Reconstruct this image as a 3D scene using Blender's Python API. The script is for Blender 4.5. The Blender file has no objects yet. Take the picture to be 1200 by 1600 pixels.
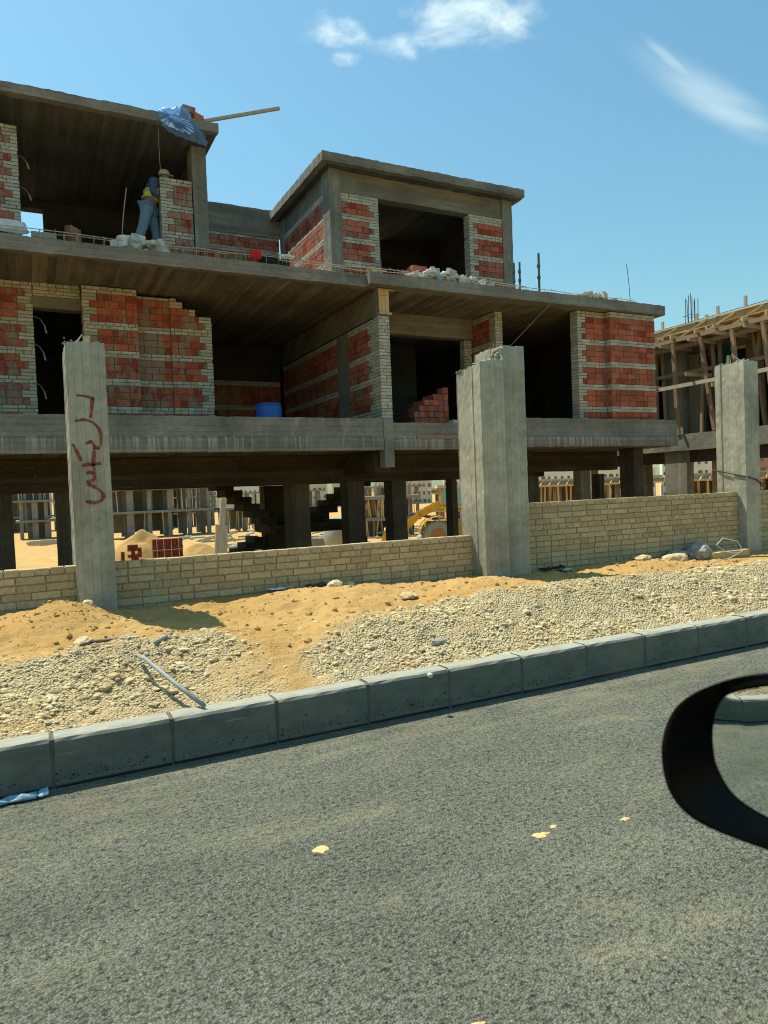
import bpy, bmesh, math, random
import numpy as np
from mathutils import Vector, Matrix

S = bpy.context.scene
COL = S.collection
random.seed(7)
RNG = np.random.default_rng(7)
PI = math.pi

# ------------------------------------------------------------------ camera
EYE = Vector((0, 0, 1.5))
yaw, pitch, roll = math.radians(26.75), math.radians(-1.8), math.radians(-2.2)
fwd = Vector((math.sin(yaw) * math.cos(pitch), math.cos(yaw) * math.cos(pitch), math.sin(pitch)))
r0 = Vector((math.cos(yaw), -math.sin(yaw), 0))
u0 = r0.cross(fwd)
rt = r0 * math.cos(roll) + u0 * math.sin(roll)
up = -r0 * math.sin(roll) + u0 * math.cos(roll)
cam_d = bpy.data.cameras.new('camera')
cam = bpy.data.objects.new('camera', cam_d)
COL.objects.link(cam)
M = Matrix((rt, up, -fwd)).transposed().to_4x4()
M.translation = EYE
cam.matrix_world = M
cam_d.sensor_fit = 'VERTICAL'
cam_d.sensor_height = 36.0
cam_d.lens = 36.0 * 1100 / 1600
cam_d.clip_start = 0.05
cam_d.clip_end = 6000
cam_d.dof.use_dof = True
cam_d.dof.focus_distance = 13.0
cam_d.dof.aperture_fstop = 7.5
S.camera = cam

# ------------------------------------------------------------------ world, sun, exposure
SUN = Vector((-0.29, 0.45, 1.0)).normalized()
world = bpy.data.worlds.new('World')
S.world = world
world.use_nodes = True
wn = world.node_tree
wn.nodes.clear()
def N(nt, t, **kw):
    n = nt.nodes.new(t)
    for k, v in kw.items():
        if k.startswith('_'):
            setattr(n, k[1:], v)
        else:
            n.inputs[k.replace('__', ' ')].default_value = v
    return n
def L(nt, a, b):
    nt.links.new(a, b)
sky = N(wn, 'ShaderNodeTexSky')
sky.sky_type = 'NISHITA'
sky.sun_disc = False
sky.sun_elevation = math.asin(SUN.z)
sky.sun_rotation = math.atan2(SUN.x, SUN.y)
sky.altitude = 0
sky.air_density = 1.6
sky.dust_density = 0.9
sky.ozone_density = 2.2
CLX, CLY = 5.5, 0.7
tc = N(wn, 'ShaderNodeTexCoord')
sep = N(wn, 'ShaderNodeSeparateXYZ')
L(wn, tc.outputs['Generated'], sep.inputs[0])
mz = N(wn, 'ShaderNodeMath', _operation='MAXIMUM'); mz.inputs[1].default_value = 0.05
L(wn, sep.outputs['Z'], mz.inputs[0])
pv = N(wn, 'ShaderNodeVectorMath', _operation='DIVIDE')
cz = N(wn, 'ShaderNodeCombineXYZ')
for i in range(3): L(wn, mz.outputs[0], cz.inputs[i])
L(wn, tc.outputs['Generated'], pv.inputs[0]); L(wn, cz.outputs[0], pv.inputs[1])
def blob(cx, cy, rx, ry, rot=0.0):
    mp = N(wn, 'ShaderNodeMapping'); mp.vector_type = 'TEXTURE'
    mp.inputs['Location'].default_value = (cx, cy, 1.0)
    mp.inputs['Rotation'].default_value = (0, 0, rot)
    mp.inputs['Scale'].default_value = (rx, ry, 1)
    L(wn, pv.outputs[0], mp.inputs[0])
    ln = N(wn, 'ShaderNodeVectorMath', _operation='LENGTH')
    L(wn, mp.outputs[0], ln.inputs[0])
    mr = N(wn, 'ShaderNodeMapRange', _interpolation_type='SMOOTHSTEP')
    mr.inputs['From Min'].default_value = 1.0; mr.inputs['From Max'].default_value = 0.15
    L(wn, ln.outputs['Value'], mr.inputs['Value'])
    return mr.outputs[0]
def addv(a, b, op='ADD'):
    m = N(wn, 'ShaderNodeMath', _operation=op)
    L(wn, a, m.inputs[0])
    if isinstance(b, float): m.inputs[1].default_value = b
    else: L(wn, b, m.inputs[1])
    return m.outputs[0]
msk = addv(blob(0.87, 1.31, 0.33, 0.19, -0.62), blob(0.70, 1.51, 0.08, 0.08), 'MAXIMUM')
msk = addv(msk, blob(0.66, 1.42, 0.15, 0.13, 0.3), 'MAXIMUM')
pane_refl = addv(blob(1.70, 1.29, 0.50, 0.085, 0.22), blob(1.45, 1.215, 0.22, 0.022, 0.30), 'MAXIMUM')  # car window reflection painted into the sky as a pale streak
nz = N(wn, 'ShaderNodeTexNoise'); nz.inputs['Scale'].default_value = 6.5; nz.inputs['Detail'].default_value = 8; nz.inputs['Roughness'].default_value = 0.58
nz.inputs['Distortion'].default_value = 0.35
nmp = N(wn, 'ShaderNodeMapping'); nmp.inputs['Location'].default_value = (CLX, CLY, 0.0)
L(wn, pv.outputs[0], nmp.inputs[0]); L(wn, nmp.outputs[0], nz.inputs['Vector'])
cl = addv(addv(msk, 0.80, 'MULTIPLY'), addv(nz.outputs['Fac'], 2.1, 'MULTIPLY'))
cr = N(wn, 'ShaderNodeMapRange', _interpolation_type='SMOOTHSTEP')
cr.inputs['From Min'].default_value = 1.42; cr.inputs['From Max'].default_value = 2.35
L(wn, cl, cr.inputs['Value'])
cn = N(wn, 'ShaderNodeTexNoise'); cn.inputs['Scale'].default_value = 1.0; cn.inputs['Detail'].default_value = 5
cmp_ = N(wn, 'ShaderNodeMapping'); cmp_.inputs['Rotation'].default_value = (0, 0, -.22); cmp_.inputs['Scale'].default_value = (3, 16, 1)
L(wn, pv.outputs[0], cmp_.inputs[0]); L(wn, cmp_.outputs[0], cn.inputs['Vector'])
cm = addv(addv(cr.outputs[0], 0.92, 'MULTIPLY'), addv(addv(pane_refl, cn.outputs['Fac'], 'MULTIPLY'), .55, 'MULTIPLY'), 'MAXIMUM')
mix = N(wn, 'ShaderNodeMix', _data_type='RGBA')
tint = N(wn, 'ShaderNodeMix', _data_type='RGBA', _blend_type='MULTIPLY')
tint.inputs['Factor'].default_value = 1.0; tint.inputs['B'].default_value = (.72, 1.05, 1.04, 1)
L(wn, sky.outputs[0], tint.inputs['A'])
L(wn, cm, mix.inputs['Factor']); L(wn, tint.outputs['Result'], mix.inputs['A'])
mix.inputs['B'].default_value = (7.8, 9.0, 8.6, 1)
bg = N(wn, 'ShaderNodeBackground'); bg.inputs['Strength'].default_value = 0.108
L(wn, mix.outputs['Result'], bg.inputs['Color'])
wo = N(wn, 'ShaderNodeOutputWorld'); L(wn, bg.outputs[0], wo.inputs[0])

sd = bpy.data.lights.new('sun', 'SUN'); sd.energy = 4.9; sd.angle = math.radians(0.5); sd.color = (1.0, 0.955, 0.80)
so = bpy.data.objects.new('sun', sd); COL.objects.link(so)
so.rotation_euler = SUN.to_track_quat('Z', 'Y').to_euler()
so.location = (0, 0, 60)
vs = S.view_settings
S.display_settings.display_device = 'sRGB'
vs.view_transform = 'Standard'; vs.look = 'None'; vs.gamma = 1.0; vs.use_curve_mapping = False
vs.exposure = 0.33
S.cycles.max_bounces = 6
S.cycles.diffuse_bounces = 4
S.cycles.use_denoising = True
S.cycles.filter_width = 1.1

# ------------------------------------------------------------------ materials
MATS = {}
class G:
    """small node-graph helper for one material"""
    def __init__(s, name, rough=0.9, spec=0.2):
        s.m = bpy.data.materials.new(name); s.m.use_nodes = True
        s.t = s.m.node_tree; s.b = s.t.nodes['Principled BSDF']
        s.b.inputs['Roughness'].default_value = rough
        s.b.inputs['Specular IOR Level'].default_value = spec
        s.pos = s.t.nodes.new('ShaderNodeNewGeometry').outputs['Position']
        MATS[name] = s.m
    def n(s, t, **kw): return N(s.t, t, **kw)
    def l(s, a, b): s.t.links.new(a, b)
    def noise(s, scale, detail=4, rough=0.55, vec=None, dist=0.0):
        mp = s.n('ShaderNodeMapping'); mp.inputs['Scale'].default_value = scale if not isinstance(scale, (int, float)) else (scale,) * 3
        s.l(vec or s.pos, mp.inputs[0])
        q = s.n('ShaderNodeTexNoise'); q.inputs['Scale'].default_value = 1; q.inputs['Detail'].default_value = detail; q.inputs['Roughness'].default_value = rough
        q.inputs['Distortion'].default_value = dist
        s.l(mp.outputs[0], q.inputs['Vector']); return q.outputs['Fac']
    def voro(s, scale, feature='F1', out='Distance'):
        q = s.n('ShaderNodeTexVoronoi', _feature=feature); q.inputs['Scale'].default_value = scale
        s.l(s.pos, q.inputs['Vector']); return q.outputs[out]
    def rng(s, v, a, b, c=0.0, d=1.0, smooth=True):
        q = s.n('ShaderNodeMapRange')
        q.interpolation_type = 'SMOOTHSTEP' if smooth else 'LINEAR'
        for k, x in zip(('From Min', 'From Max', 'To Min', 'To Max'), (a, b, c, d)): q.inputs[k].default_value = x
        s.l(v, q.inputs['Value']); return q.outputs[0]
    def math(s, op, a, b=None):
        q = s.n('ShaderNodeMath', _operation=op)
        for i, x in enumerate((a, b)):
            if x is None: continue
            if isinstance(x, (int, float)): q.inputs[i].default_value = x
            else: s.l(x, q.inputs[i])
        return q.outputs[0]
    def mix(s, f, a, b, blend='MIX'):
        q = s.n('ShaderNodeMix', _data_type='RGBA', _blend_type=blend)
        for k, x in (('Factor', f), ('A', a), ('B', b)):
            i = [z for z in q.inputs if z.name == k and (z.type == ('VALUE' if k == 'Factor' else 'RGBA'))][0]
            if isinstance(x, (int, float)): i.default_value = x
            elif isinstance(x, tuple): i.default_value = x if len(x) == 4 else x + (1,)
            else: s.l(x, i)
        return [o for o in q.outputs if o.type == 'RGBA'][0]
    def col(s, c):
        if isinstance(c, tuple): s.b.inputs['Base Color'].default_value = c + (1,)
        else: s.l(c, s.b.inputs['Base Color'])
    def scale(s, c, f):
        """multiply a colour by a value"""
        q = s.n('ShaderNodeVectorMath', _operation='SCALE')
        if isinstance(c, tuple): q.inputs[0].default_value = c
        else: s.l(c, q.inputs[0])
        if isinstance(f, (int, float)): q.inputs['Scale'].default_value = f
        else: s.l(f, q.inputs['Scale'])
        return q.outputs[0]
    def bump(s, h, strength=0.5, dist=0.01):
        q = s.n('ShaderNodeBump'); q.inputs['Strength'].default_value = strength; q.inputs['Distance'].default_value = dist
        s.l(h, q.inputs['Height']); s.l(q.outputs[0], s.b.inputs['Normal'])
    def xyz(s):
        q = s.n('ShaderNodeSeparateXYZ'); s.l(s.pos, q.inputs[0]); return q.outputs
    def rand(s):
        o = s.n('ShaderNodeObjectInfo').outputs['Random']
        g = s.n('ShaderNodeNewGeometry').outputs['Random Per Island']
        return s.math('FRACT', s.math('ADD', o, g))

def concrete(name, base, axis, board=0.11, amp=0.35, drip=False, brown=0.0, relief=0.8):
    g = G(name, 0.92, 0.15)
    x = g.xyz()
    if axis == 'X': perp, sc = g.math('ADD', x['Z'], g.math('MULTIPLY', x['Y'], 0.6)), (0.7, 6, 16)
    elif axis == 'Z': perp, sc = g.math('ADD', x['X'], x['Y']), (16, 16, 0.8)
    else: perp, sc = x['X'], (14, 0.8, 6)
    t = g.math('DIVIDE', perp, board)
    idx = g.math('FLOOR', t)
    w = g.n('ShaderNodeTexWhiteNoise', _noise_dimensions='1D'); g.l(idx, w.inputs['W'])
    fr = g.math('FRACT', t)
    edge = g.math('ABSOLUTE', g.math('SUBTRACT', fr, 0.5))
    line = g.rng(edge, 0.455, 0.5)
    st = g.noise(sc, 6, 0.6)
    big = g.noise((0.9, 0.9, 1.3), 5, 0.6)
    fine = g.noise(60, 3, 0.7)
    f = g.rng(st, 0.25, 0.75, 1 - amp * .6, 1 + amp * .6, False)
    f = g.math('MULTIPLY', f, g.rng(w.outputs['Value'], 0, 1, 1 - amp * .45, 1 + amp * .45, False))
    f = g.math('MULTIPLY', f, g.rng(big, 0.28, 0.72, 0.66, 1.30, False))
    f = g.math('MULTIPLY', f, g.rng(fine, 0.2, 0.8, 0.80, 1.18, False))
    f = g.math('MULTIPLY', f, g.rng(g.noise(9, 5, .65), 0.28, 0.72, 0.82, 1.18, False))
    f = g.math('MULTIPLY', f, g.rng(line, 0, 1, 1, 0.68, False))
    c = g.scale(base, f)
    if brown:
        c = g.mix(g.rng(g.noise((1.2, .5, 3), 4, .6), .4, .7, 0, brown), c, (base[0] * 1.0, base[1] * .78, base[2] * .5))
    if drip:
        d = g.rng(g.noise((19, 2, .3), 4, .7), .47, .60)
        d2 = g.math('MULTIPLY', d, g.rng(x['Z'], 2.25, 2.54, .35, 1.0))
        d2 = g.math('MULTIPLY', d2, g.math('LESS_THAN', x['Z'], 2.53))
        d2 = g.math('MULTIPLY', d2, g.rng(g.noise((.9, 1, .1), 2), .36, .52, .2, 1.0))
        c = g.mix(g.math('MULTIPLY', d2, .8), c, (.42, .41, .37))
        w2 = g.math('MULTIPLY', g.rng(g.noise((3.0, 1, .5), 4, .6), .56, .72), g.rng(g.noise((.45, 1, .1), 1), .5, .62))
        c = g.mix(g.math('MULTIPLY', w2, .5), c, (.42, .41, .38))
    pk = g.math('MULTIPLY', g.rng(g.noise(30, 3, .6), .62, .68), g.rng(g.noise(1.6, 3, .6), .54, .66))
    c = g.mix(g.math('MULTIPLY', pk, .7), c, (base[0] * .25, base[1] * .25, base[2] * .25))
    sp = g.rng(g.noise(34, 2, .5), .70, .76)
    c = g.mix(g.math('MULTIPLY', sp, .5), c, (.48, .47, .42))
    g.col(c)
    h = g.math('ADD', g.math('MULTIPLY', st, .6), g.math('ADD', g.math('MULTIPLY', fine, .35), g.math('MULTIPLY', w.outputs['Value'], relief)))
    h = g.math('SUBTRACT', h, g.math('MULTIPLY', line, .8))
    g.bump(h, .55, .006)
    return g.m
concrete('concrete_edge', (.20, .195, .165), 'X', .10, .2)
concrete('concrete_upstand', (.20, .195, .165), 'X', .105, .28, drip=True)
concrete('concrete_beam', (.185, .175, .135), 'X', .10, .32, brown=.2)
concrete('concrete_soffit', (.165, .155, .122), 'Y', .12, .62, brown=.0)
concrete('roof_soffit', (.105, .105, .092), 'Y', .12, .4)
concrete('concrete_column', (.21, .205, .17), 'Z', .11, .25)
concrete('concrete_pillar', (.36, .35, .275), 'Z', .075, .13, relief=.15)
concrete('concrete_shade_tone', (.055, .048, .034), 'X', .10, .5)  # bare concrete; the shade under the slab is put into its colour
concrete('column_shade_tone', (.075, .068, .052), 'Z', .10, .4)  # ground floor columns, bare concrete with the shade painted in
concrete('concrete_dark', (.06, .058, .05), 'X', .11, .35)  # raw concrete darkened, indoor gloom put into the base colour

def brick_red():
    g = G('brick_red', .9, .12)
    r = g.rand()
    c = g.mix(r, (.25, .052, .031), (.47, .135, .07))
    x = g.xyz()
    u = g.math('ADD', x['X'], x['Y'])
    rib = g.math('ABSOLUTE', g.math('SUBTRACT', g.math('FRACT', g.math('MULTIPLY', u, 24)), .5))
    c = g.scale(c, g.rng(rib, .38, .5, 1.0, .78))
    c = g.scale(c, g.rng(g.noise(22, 4, .65), .25, .75, .75, 1.25, False))
    sm = g.math('ADD', g.noise((5.5, 5.5, 2.1), 4, .62, dist=.4), g.math('MULTIPLY', g.noise((.8, .8, .7), 2), .42))
    zone = g.rng(x['X'], 3.5, 8.5, 1.0, .28)
    f = g.math('MULTIPLY', g.math('MULTIPLY', g.rng(sm, .66, .80), .8), zone)
    f = g.math('MAXIMUM', f, g.math('MULTIPLY', g.rng(g.noise((9, 9, 3.2), 3, .6), .63, .69), g.math('MULTIPLY', zone, .6)))
    c = g.mix(f, c, (.26, .235, .185))
    g.col(c)
    g.bump(g.math('ADD', g.rng(rib, .36, .5, 1, 0), g.noise(90, 2)), .45, .005)
brick_red()
def brick_plain(name, a, b, smear, amt, sc=24):
    g = G(name, .95, .1)
    c = g.mix(g.rand(), a, b)
    c = g.scale(c, g.rng(g.noise(sc, 4, .65), .25, .75, .72, 1.22, False))
    c = g.mix(g.math('MULTIPLY', g.rng(g.noise((4, 4, 5), 4, .6), .55, .72), amt), c, smear)
    c = g.mix(g.rng(g.noise(70, 2, .6), .66, .74, 0, .55), c, (a[0] * .45, a[1] * .43, a[2] * .4))
    g.col(c); g.bump(g.math('ADD', g.noise(80, 3, .7), g.noise(22, 2)), .6, .006)
brick_plain('brick_white', (.36, .34, .265), (.52, .495, .40), (.24, .22, .17), .6)
brick_plain('brick_fence', (.385, .31, .18), (.52, .43, .26), (.34, .27, .155), .5)
brick_plain('mortar_grey', (.26, .245, .205), (.26, .245, .205), (.18, .17, .14), .5)
brick_plain('mortar_tan', (.33, .265, .155), (.33, .265, .155), (.22, .17, .10), .5)
brick_plain('brick_old', (.12, .035, .028), (.22, .062, .045), (.07, .03, .025), .6)
brick_plain('stone_cream', (.50, .385, .20), (.66, .54, .325), (.50, .355, .16), .6, 14)
brick_plain('stone_grey', (.30, .295, .255), (.42, .41, .36), (.33, .31, .26), .4, 12)
brick_plain('rubble', (.46, .44, .37), (.66, .64, .56), (.30, .28, .23), .4, 12)
brick_plain('kerb_joint', (.135, .130, .104), (.135, .130, .104), (.2, .17, .12), .4)
def timber(name, a, b):
    g = G(name, .85, .15)
    c = g.mix(g.rand(), a, b)
    c = g.scale(c, g.rng(g.noise((30, 30, 4), 4, .65), .25, .75, .7, 1.2, False))
    g.col(c); g.bump(g.noise((40, 40, 6), 3), .3, .004)
timber('timber_old', (.26, .17, .10), (.40, .29, .185))
timber('timber_new', (.50, .33, .14), (.66, .48, .25))
timber('timber_grey', (.36, .32, .24), (.45, .40, .30))

def sand_mat():
    g = G('sand', .97, .05)
    at = g.n('ShaderNodeAttribute', _attribute_name='gravel').outputs['Fac']
    big = g.noise(1.1, 5, .6); mid = g.noise(7, 5, .6); fine = g.noise(55, 5, .75)
    c = g.mix(g.rng(big, .3, .7), (.47, .285, .10), (.57, .365, .14))
    c = g.mix(g.rng(mid, .62, .80, 0, .45), c, (.36, .20, .065))
    gr = g.mix(g.rng(g.noise(9, 5, .7), .3, .7), (.52, .40, .21), (.65, .54, .325))
    gr = g.mix(g.rng(g.noise(2.6, 4, .6), .55, .68, 0, .75), gr, (.46, .29, .11))
    c = g.mix(at, c, gr)
    c = g.scale(c, g.rng(fine, .2, .8, .74, 1.2, False))
    sp = g.voro(55)
    c = g.mix(g.math('MULTIPLY', at, g.rng(sp, .05, .5, .5, 0)), c, (.64, .55, .37))
    g.col(c)
    h = g.math('ADD', g.math('MULTIPLY', fine, .5), g.math('ADD', g.math('MULTIPLY', mid, 1.2), g.math('MULTIPLY', g.math('MULTIPLY', sp, at), -1.2)))
    g.bump(h, 1.0, .03)
sand_mat()
def asphalt():
    g = G('asphalt', .9, .2)
    v = g.n('ShaderNodeTexVoronoi', _feature='F1'); v.inputs['Scale'].default_value = 130; g.l(g.pos, v.inputs['Vector'])
    rs = g.n('ShaderNodeSeparateColor'); g.l(v.outputs['Color'], rs.inputs[0])
    c = g.mix(g.rng(rs.outputs[0], 0, 1, 0, 1, False), (.130, .140, .106), (.240, .246, .184))
    c = g.mix(g.rng(rs.outputs[1], .965, .985, 0, .55), c, (.36, .35, .27))
    c = g.mix(g.rng(v.outputs['Distance'], .40, .80, 0, .7), c, (.05, .052, .044))
    cg = g.noise((34, 46, 26), 5, .72)
    c = g.scale(c, g.rng(cg, .32, .62, .62, 1.15, False))
    pit = g.rng(g.noise((34, 50, 30), 5, .72), .45, .34)
    c = g.mix(g.math('MULTIPLY', pit, .85), c, (.022, .024, .022))
    patch = g.math('ADD', g.math('MULTIPLY', g.noise((.7, 1.5, 1), 6, .65), .7), g.math('MULTIPLY', g.noise((.06, 1.5, 1), 3, .55), .3))
    c = g.scale(c, g.rng(patch, .3, .7, .74, 1.22, False))
    dust = g.math('MULTIPLY', g.rng(g.noise((.8, 1.9, 1), 7, .72), .49, .72), g.rng(g.noise(38, 3, .7), .3, .7, .3, 1))
    c = g.mix(g.math('MULTIPLY', dust, .65), c, (.35, .31, .185))
    sp = g.rng(g.noise((4, 9, 3), 5, .65), .66, .76)
    c = g.mix(g.math('MULTIPLY', sp, .6), c, (.40, .32, .15))
    y = g.xyz()['Y']
    ed = g.math('MULTIPLY', g.rng(y, 3.0, 4.05), g.rng(g.noise((2, 6, 1), 5, .7), .40, .62))
    c = g.mix(g.math('MULTIPLY', ed, .35), c, (.34, .29, .18))
    g.col(c)
    h = g.math('SUBTRACT', g.math('MULTIPLY', cg, 1.6), g.math('MULTIPLY', v.outputs['Distance'], .8))
    h = g.math('SUBTRACT', h, g.math('MULTIPLY', pit, .5))
    g.bump(h, .9, .010)
asphalt()
def kerb_mat():
    g = G('kerb_concrete', .85, .2)
    z = g.xyz()['Z']
    c = g.scale((.145, .148, .116), g.rng(g.noise((7, 14, 12), 6, .7), .28, .72, .72, 1.28, False))
    sc = g.rng(g.noise((2.6, 3, 60), 4, .65), .66, .72)
    c = g.mix(g.math('MULTIPLY', sc, .4), c, (.44, .44, .38))
    tar = g.math('MULTIPLY', g.rng(g.noise((48, 48, 60), 2, .5), .60, .66), g.rng(z, .16, .03))
    tar2 = g.math('MULTIPLY', g.rng(g.noise((30, 30, 34), 2, .5), .685, .73), g.rng(z, .24, .1))
    c = g.mix(g.math('MAXIMUM', tar, tar2), c, (.012, .012, .013))
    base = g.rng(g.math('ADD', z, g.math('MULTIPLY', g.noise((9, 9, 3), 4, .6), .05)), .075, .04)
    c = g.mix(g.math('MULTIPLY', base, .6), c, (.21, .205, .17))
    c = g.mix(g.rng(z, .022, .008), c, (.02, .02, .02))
    c = g.mix(g.math('MULTIPLY', g.rng(g.noise((1.6, 3, 2), 4), .5, .7), .35), c, (.27, .235, .17))
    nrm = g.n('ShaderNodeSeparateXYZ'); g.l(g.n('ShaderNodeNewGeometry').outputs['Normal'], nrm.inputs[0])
    c = g.mix(g.math('MULTIPLY', g.rng(nrm.outputs['Z'], .55, .9), g.rng(g.noise((9, 20, 9), 5, .7), .25, .6, .55, 1.0)), c, (.36, .355, .285))  # upward faces painted paler to stand in for sunlight on top
    g.col(c); g.bump(g.noise(70, 4, .7), .3, .004)
kerb_mat()
def simple(name, c, rough=.6, spec=.3, metal=0.0, var=.2, sc=12):
    g = G(name, rough, spec)
    g.b.inputs['Metallic'].default_value = metal
    g.col(g.scale(c, g.rng(g.noise(sc, 4, .6), .25, .75, 1 - var, 1 + var, False)))
    return g
simple('rebar_rust', (.45, .37, .26), .8, .2, 0, .35, 30)
simple('steel_dark', (.10, .10, .095), .55, .4, .6, .3)
simple('wire', (.50, .50, .47), .6)
simple('barrel_blue', (.012, .10, .40), .45, .4, 0, .25)
simple('loader_yellow', (.56, .31, .03), .5, .4, 0, .22, 5)
simple('loader_dark', (.05, .045, .04), .7)
simple('tyre', (.24, .26, .25), .95, .1, 0, .25)
simple('rim_rust', (.30, .15, .06), .7)
simple('window_tint', (.20, .42, .46), .12, .5, 0, .1)
simple('pipe_grey', (.28, .29, .27), .6, .3)
simple('pipe_concrete', (.30, .31, .30), .85, .1)
simple('graffiti_red', (.23, .032, .022), .7, .2, 0, .3, 60)
simple('car_black', (.0010, .0011, .0013), .22, .05, 0, .1)
simple('car_paint', (.03, .033, .04), .25, .5, 0, .05)
simple('skin', (.26, .14, .09), .6)
simple('denim', (.14, .24, .34), .9, .1, 0, .3, 30)
simple('shirt', (.06, .09, .17), .9, .1, 0, .6, 18)
simple('vest_yellow', (.50, .66, .02), .8, .1, 0, .15)
simple('reflective', (.35, .37, .36), .5)
simple('cap', (.44, .41, .37), .9)
simple('boot', (.05, .04, .035), .8)
simple('cloth_red', (.55, .018, .03), .9)
simple('cloth_olive', (.16, .17, .08), .9, .1, 0, .4, 20)
simple('cloth_black', (.02, .022, .025), .9)
simple('cloth_white', (.62, .63, .62), .8)
simple('far_white', (.62, .61, .57), .9, .1, 0, .08, .3)
simple('far_cream', (.55, .48, .38), .9, .1, 0, .08, .3)
simple('far_red', (.36, .20, .15), .9, .1, 0, .2, .6)
simple('far_window', (.09, .11, .13), .4, .4, 0, .3, .5)
simple('far_concrete', (.23, .225, .20), .95, .1, 0, .25, .8)
simple('sand_pale', (.58, .44, .19), .95, .05, 0, .2, 60)
simple('mesh_green', (.02, .12, .12), .9)
simple('water_bottle', (.24, .36, .45), .3, .4)
simple('label_dark', (.05, .16, .24), .5)
g = MATS['graffiti_red'].node_tree
_b = g.nodes['Principled BSDF']; _o = g.nodes['Material Output']; _q = g.nodes.new('ShaderNodeTexNoise'); _q.inputs['Scale'].default_value = 55; _q.inputs['Detail'].default_value = 4
_p = g.nodes.new('ShaderNodeNewGeometry'); g.links.new(_p.outputs['Position'], _q.inputs['Vector'])
_r = g.nodes.new('ShaderNodeMapRange'); _r.inputs['From Min'].default_value = .34; _r.inputs['From Max'].default_value = .56; _r.inputs['To Min'].default_value = .15; _r.inputs['To Max'].default_value = .92; g.links.new(_q.outputs['Fac'], _r.inputs['Value'])
g.links.new(_r.outputs[0], _b.inputs['Alpha'])
g = simple('plastic_blue', (.20, .38, .66), .42, .3, 0, .25, 9)
_o = g.t.nodes['Material Output']
_tr = g.n('ShaderNodeBsdfTransparent'); _tr.inputs[0].default_value = (.55, .72, .92, 1)
_tl = g.n('ShaderNodeBsdfTranslucent'); _tl.inputs[0].default_value = (.30, .50, .80, 1)
_m1 = g.n('ShaderNodeMixShader'); _m1.inputs[0].default_value = .45
_m2 = g.n('ShaderNodeMixShader'); _m2.inputs[0].default_value = .42
g.l(g.b.outputs[0], _m1.inputs[1]); g.l(_tl.outputs[0], _m1.inputs[2])
g.l(_m1.outputs[0], _m2.inputs[1]); g.l(_tr.outputs[0], _m2.inputs[2]); g.l(_m2.outputs[0], _o.inputs[0])
g = G('mirror_silver', .015, .5); g.b.inputs['Metallic'].default_value = 1.0; g.col((.76, .80, .78))

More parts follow.
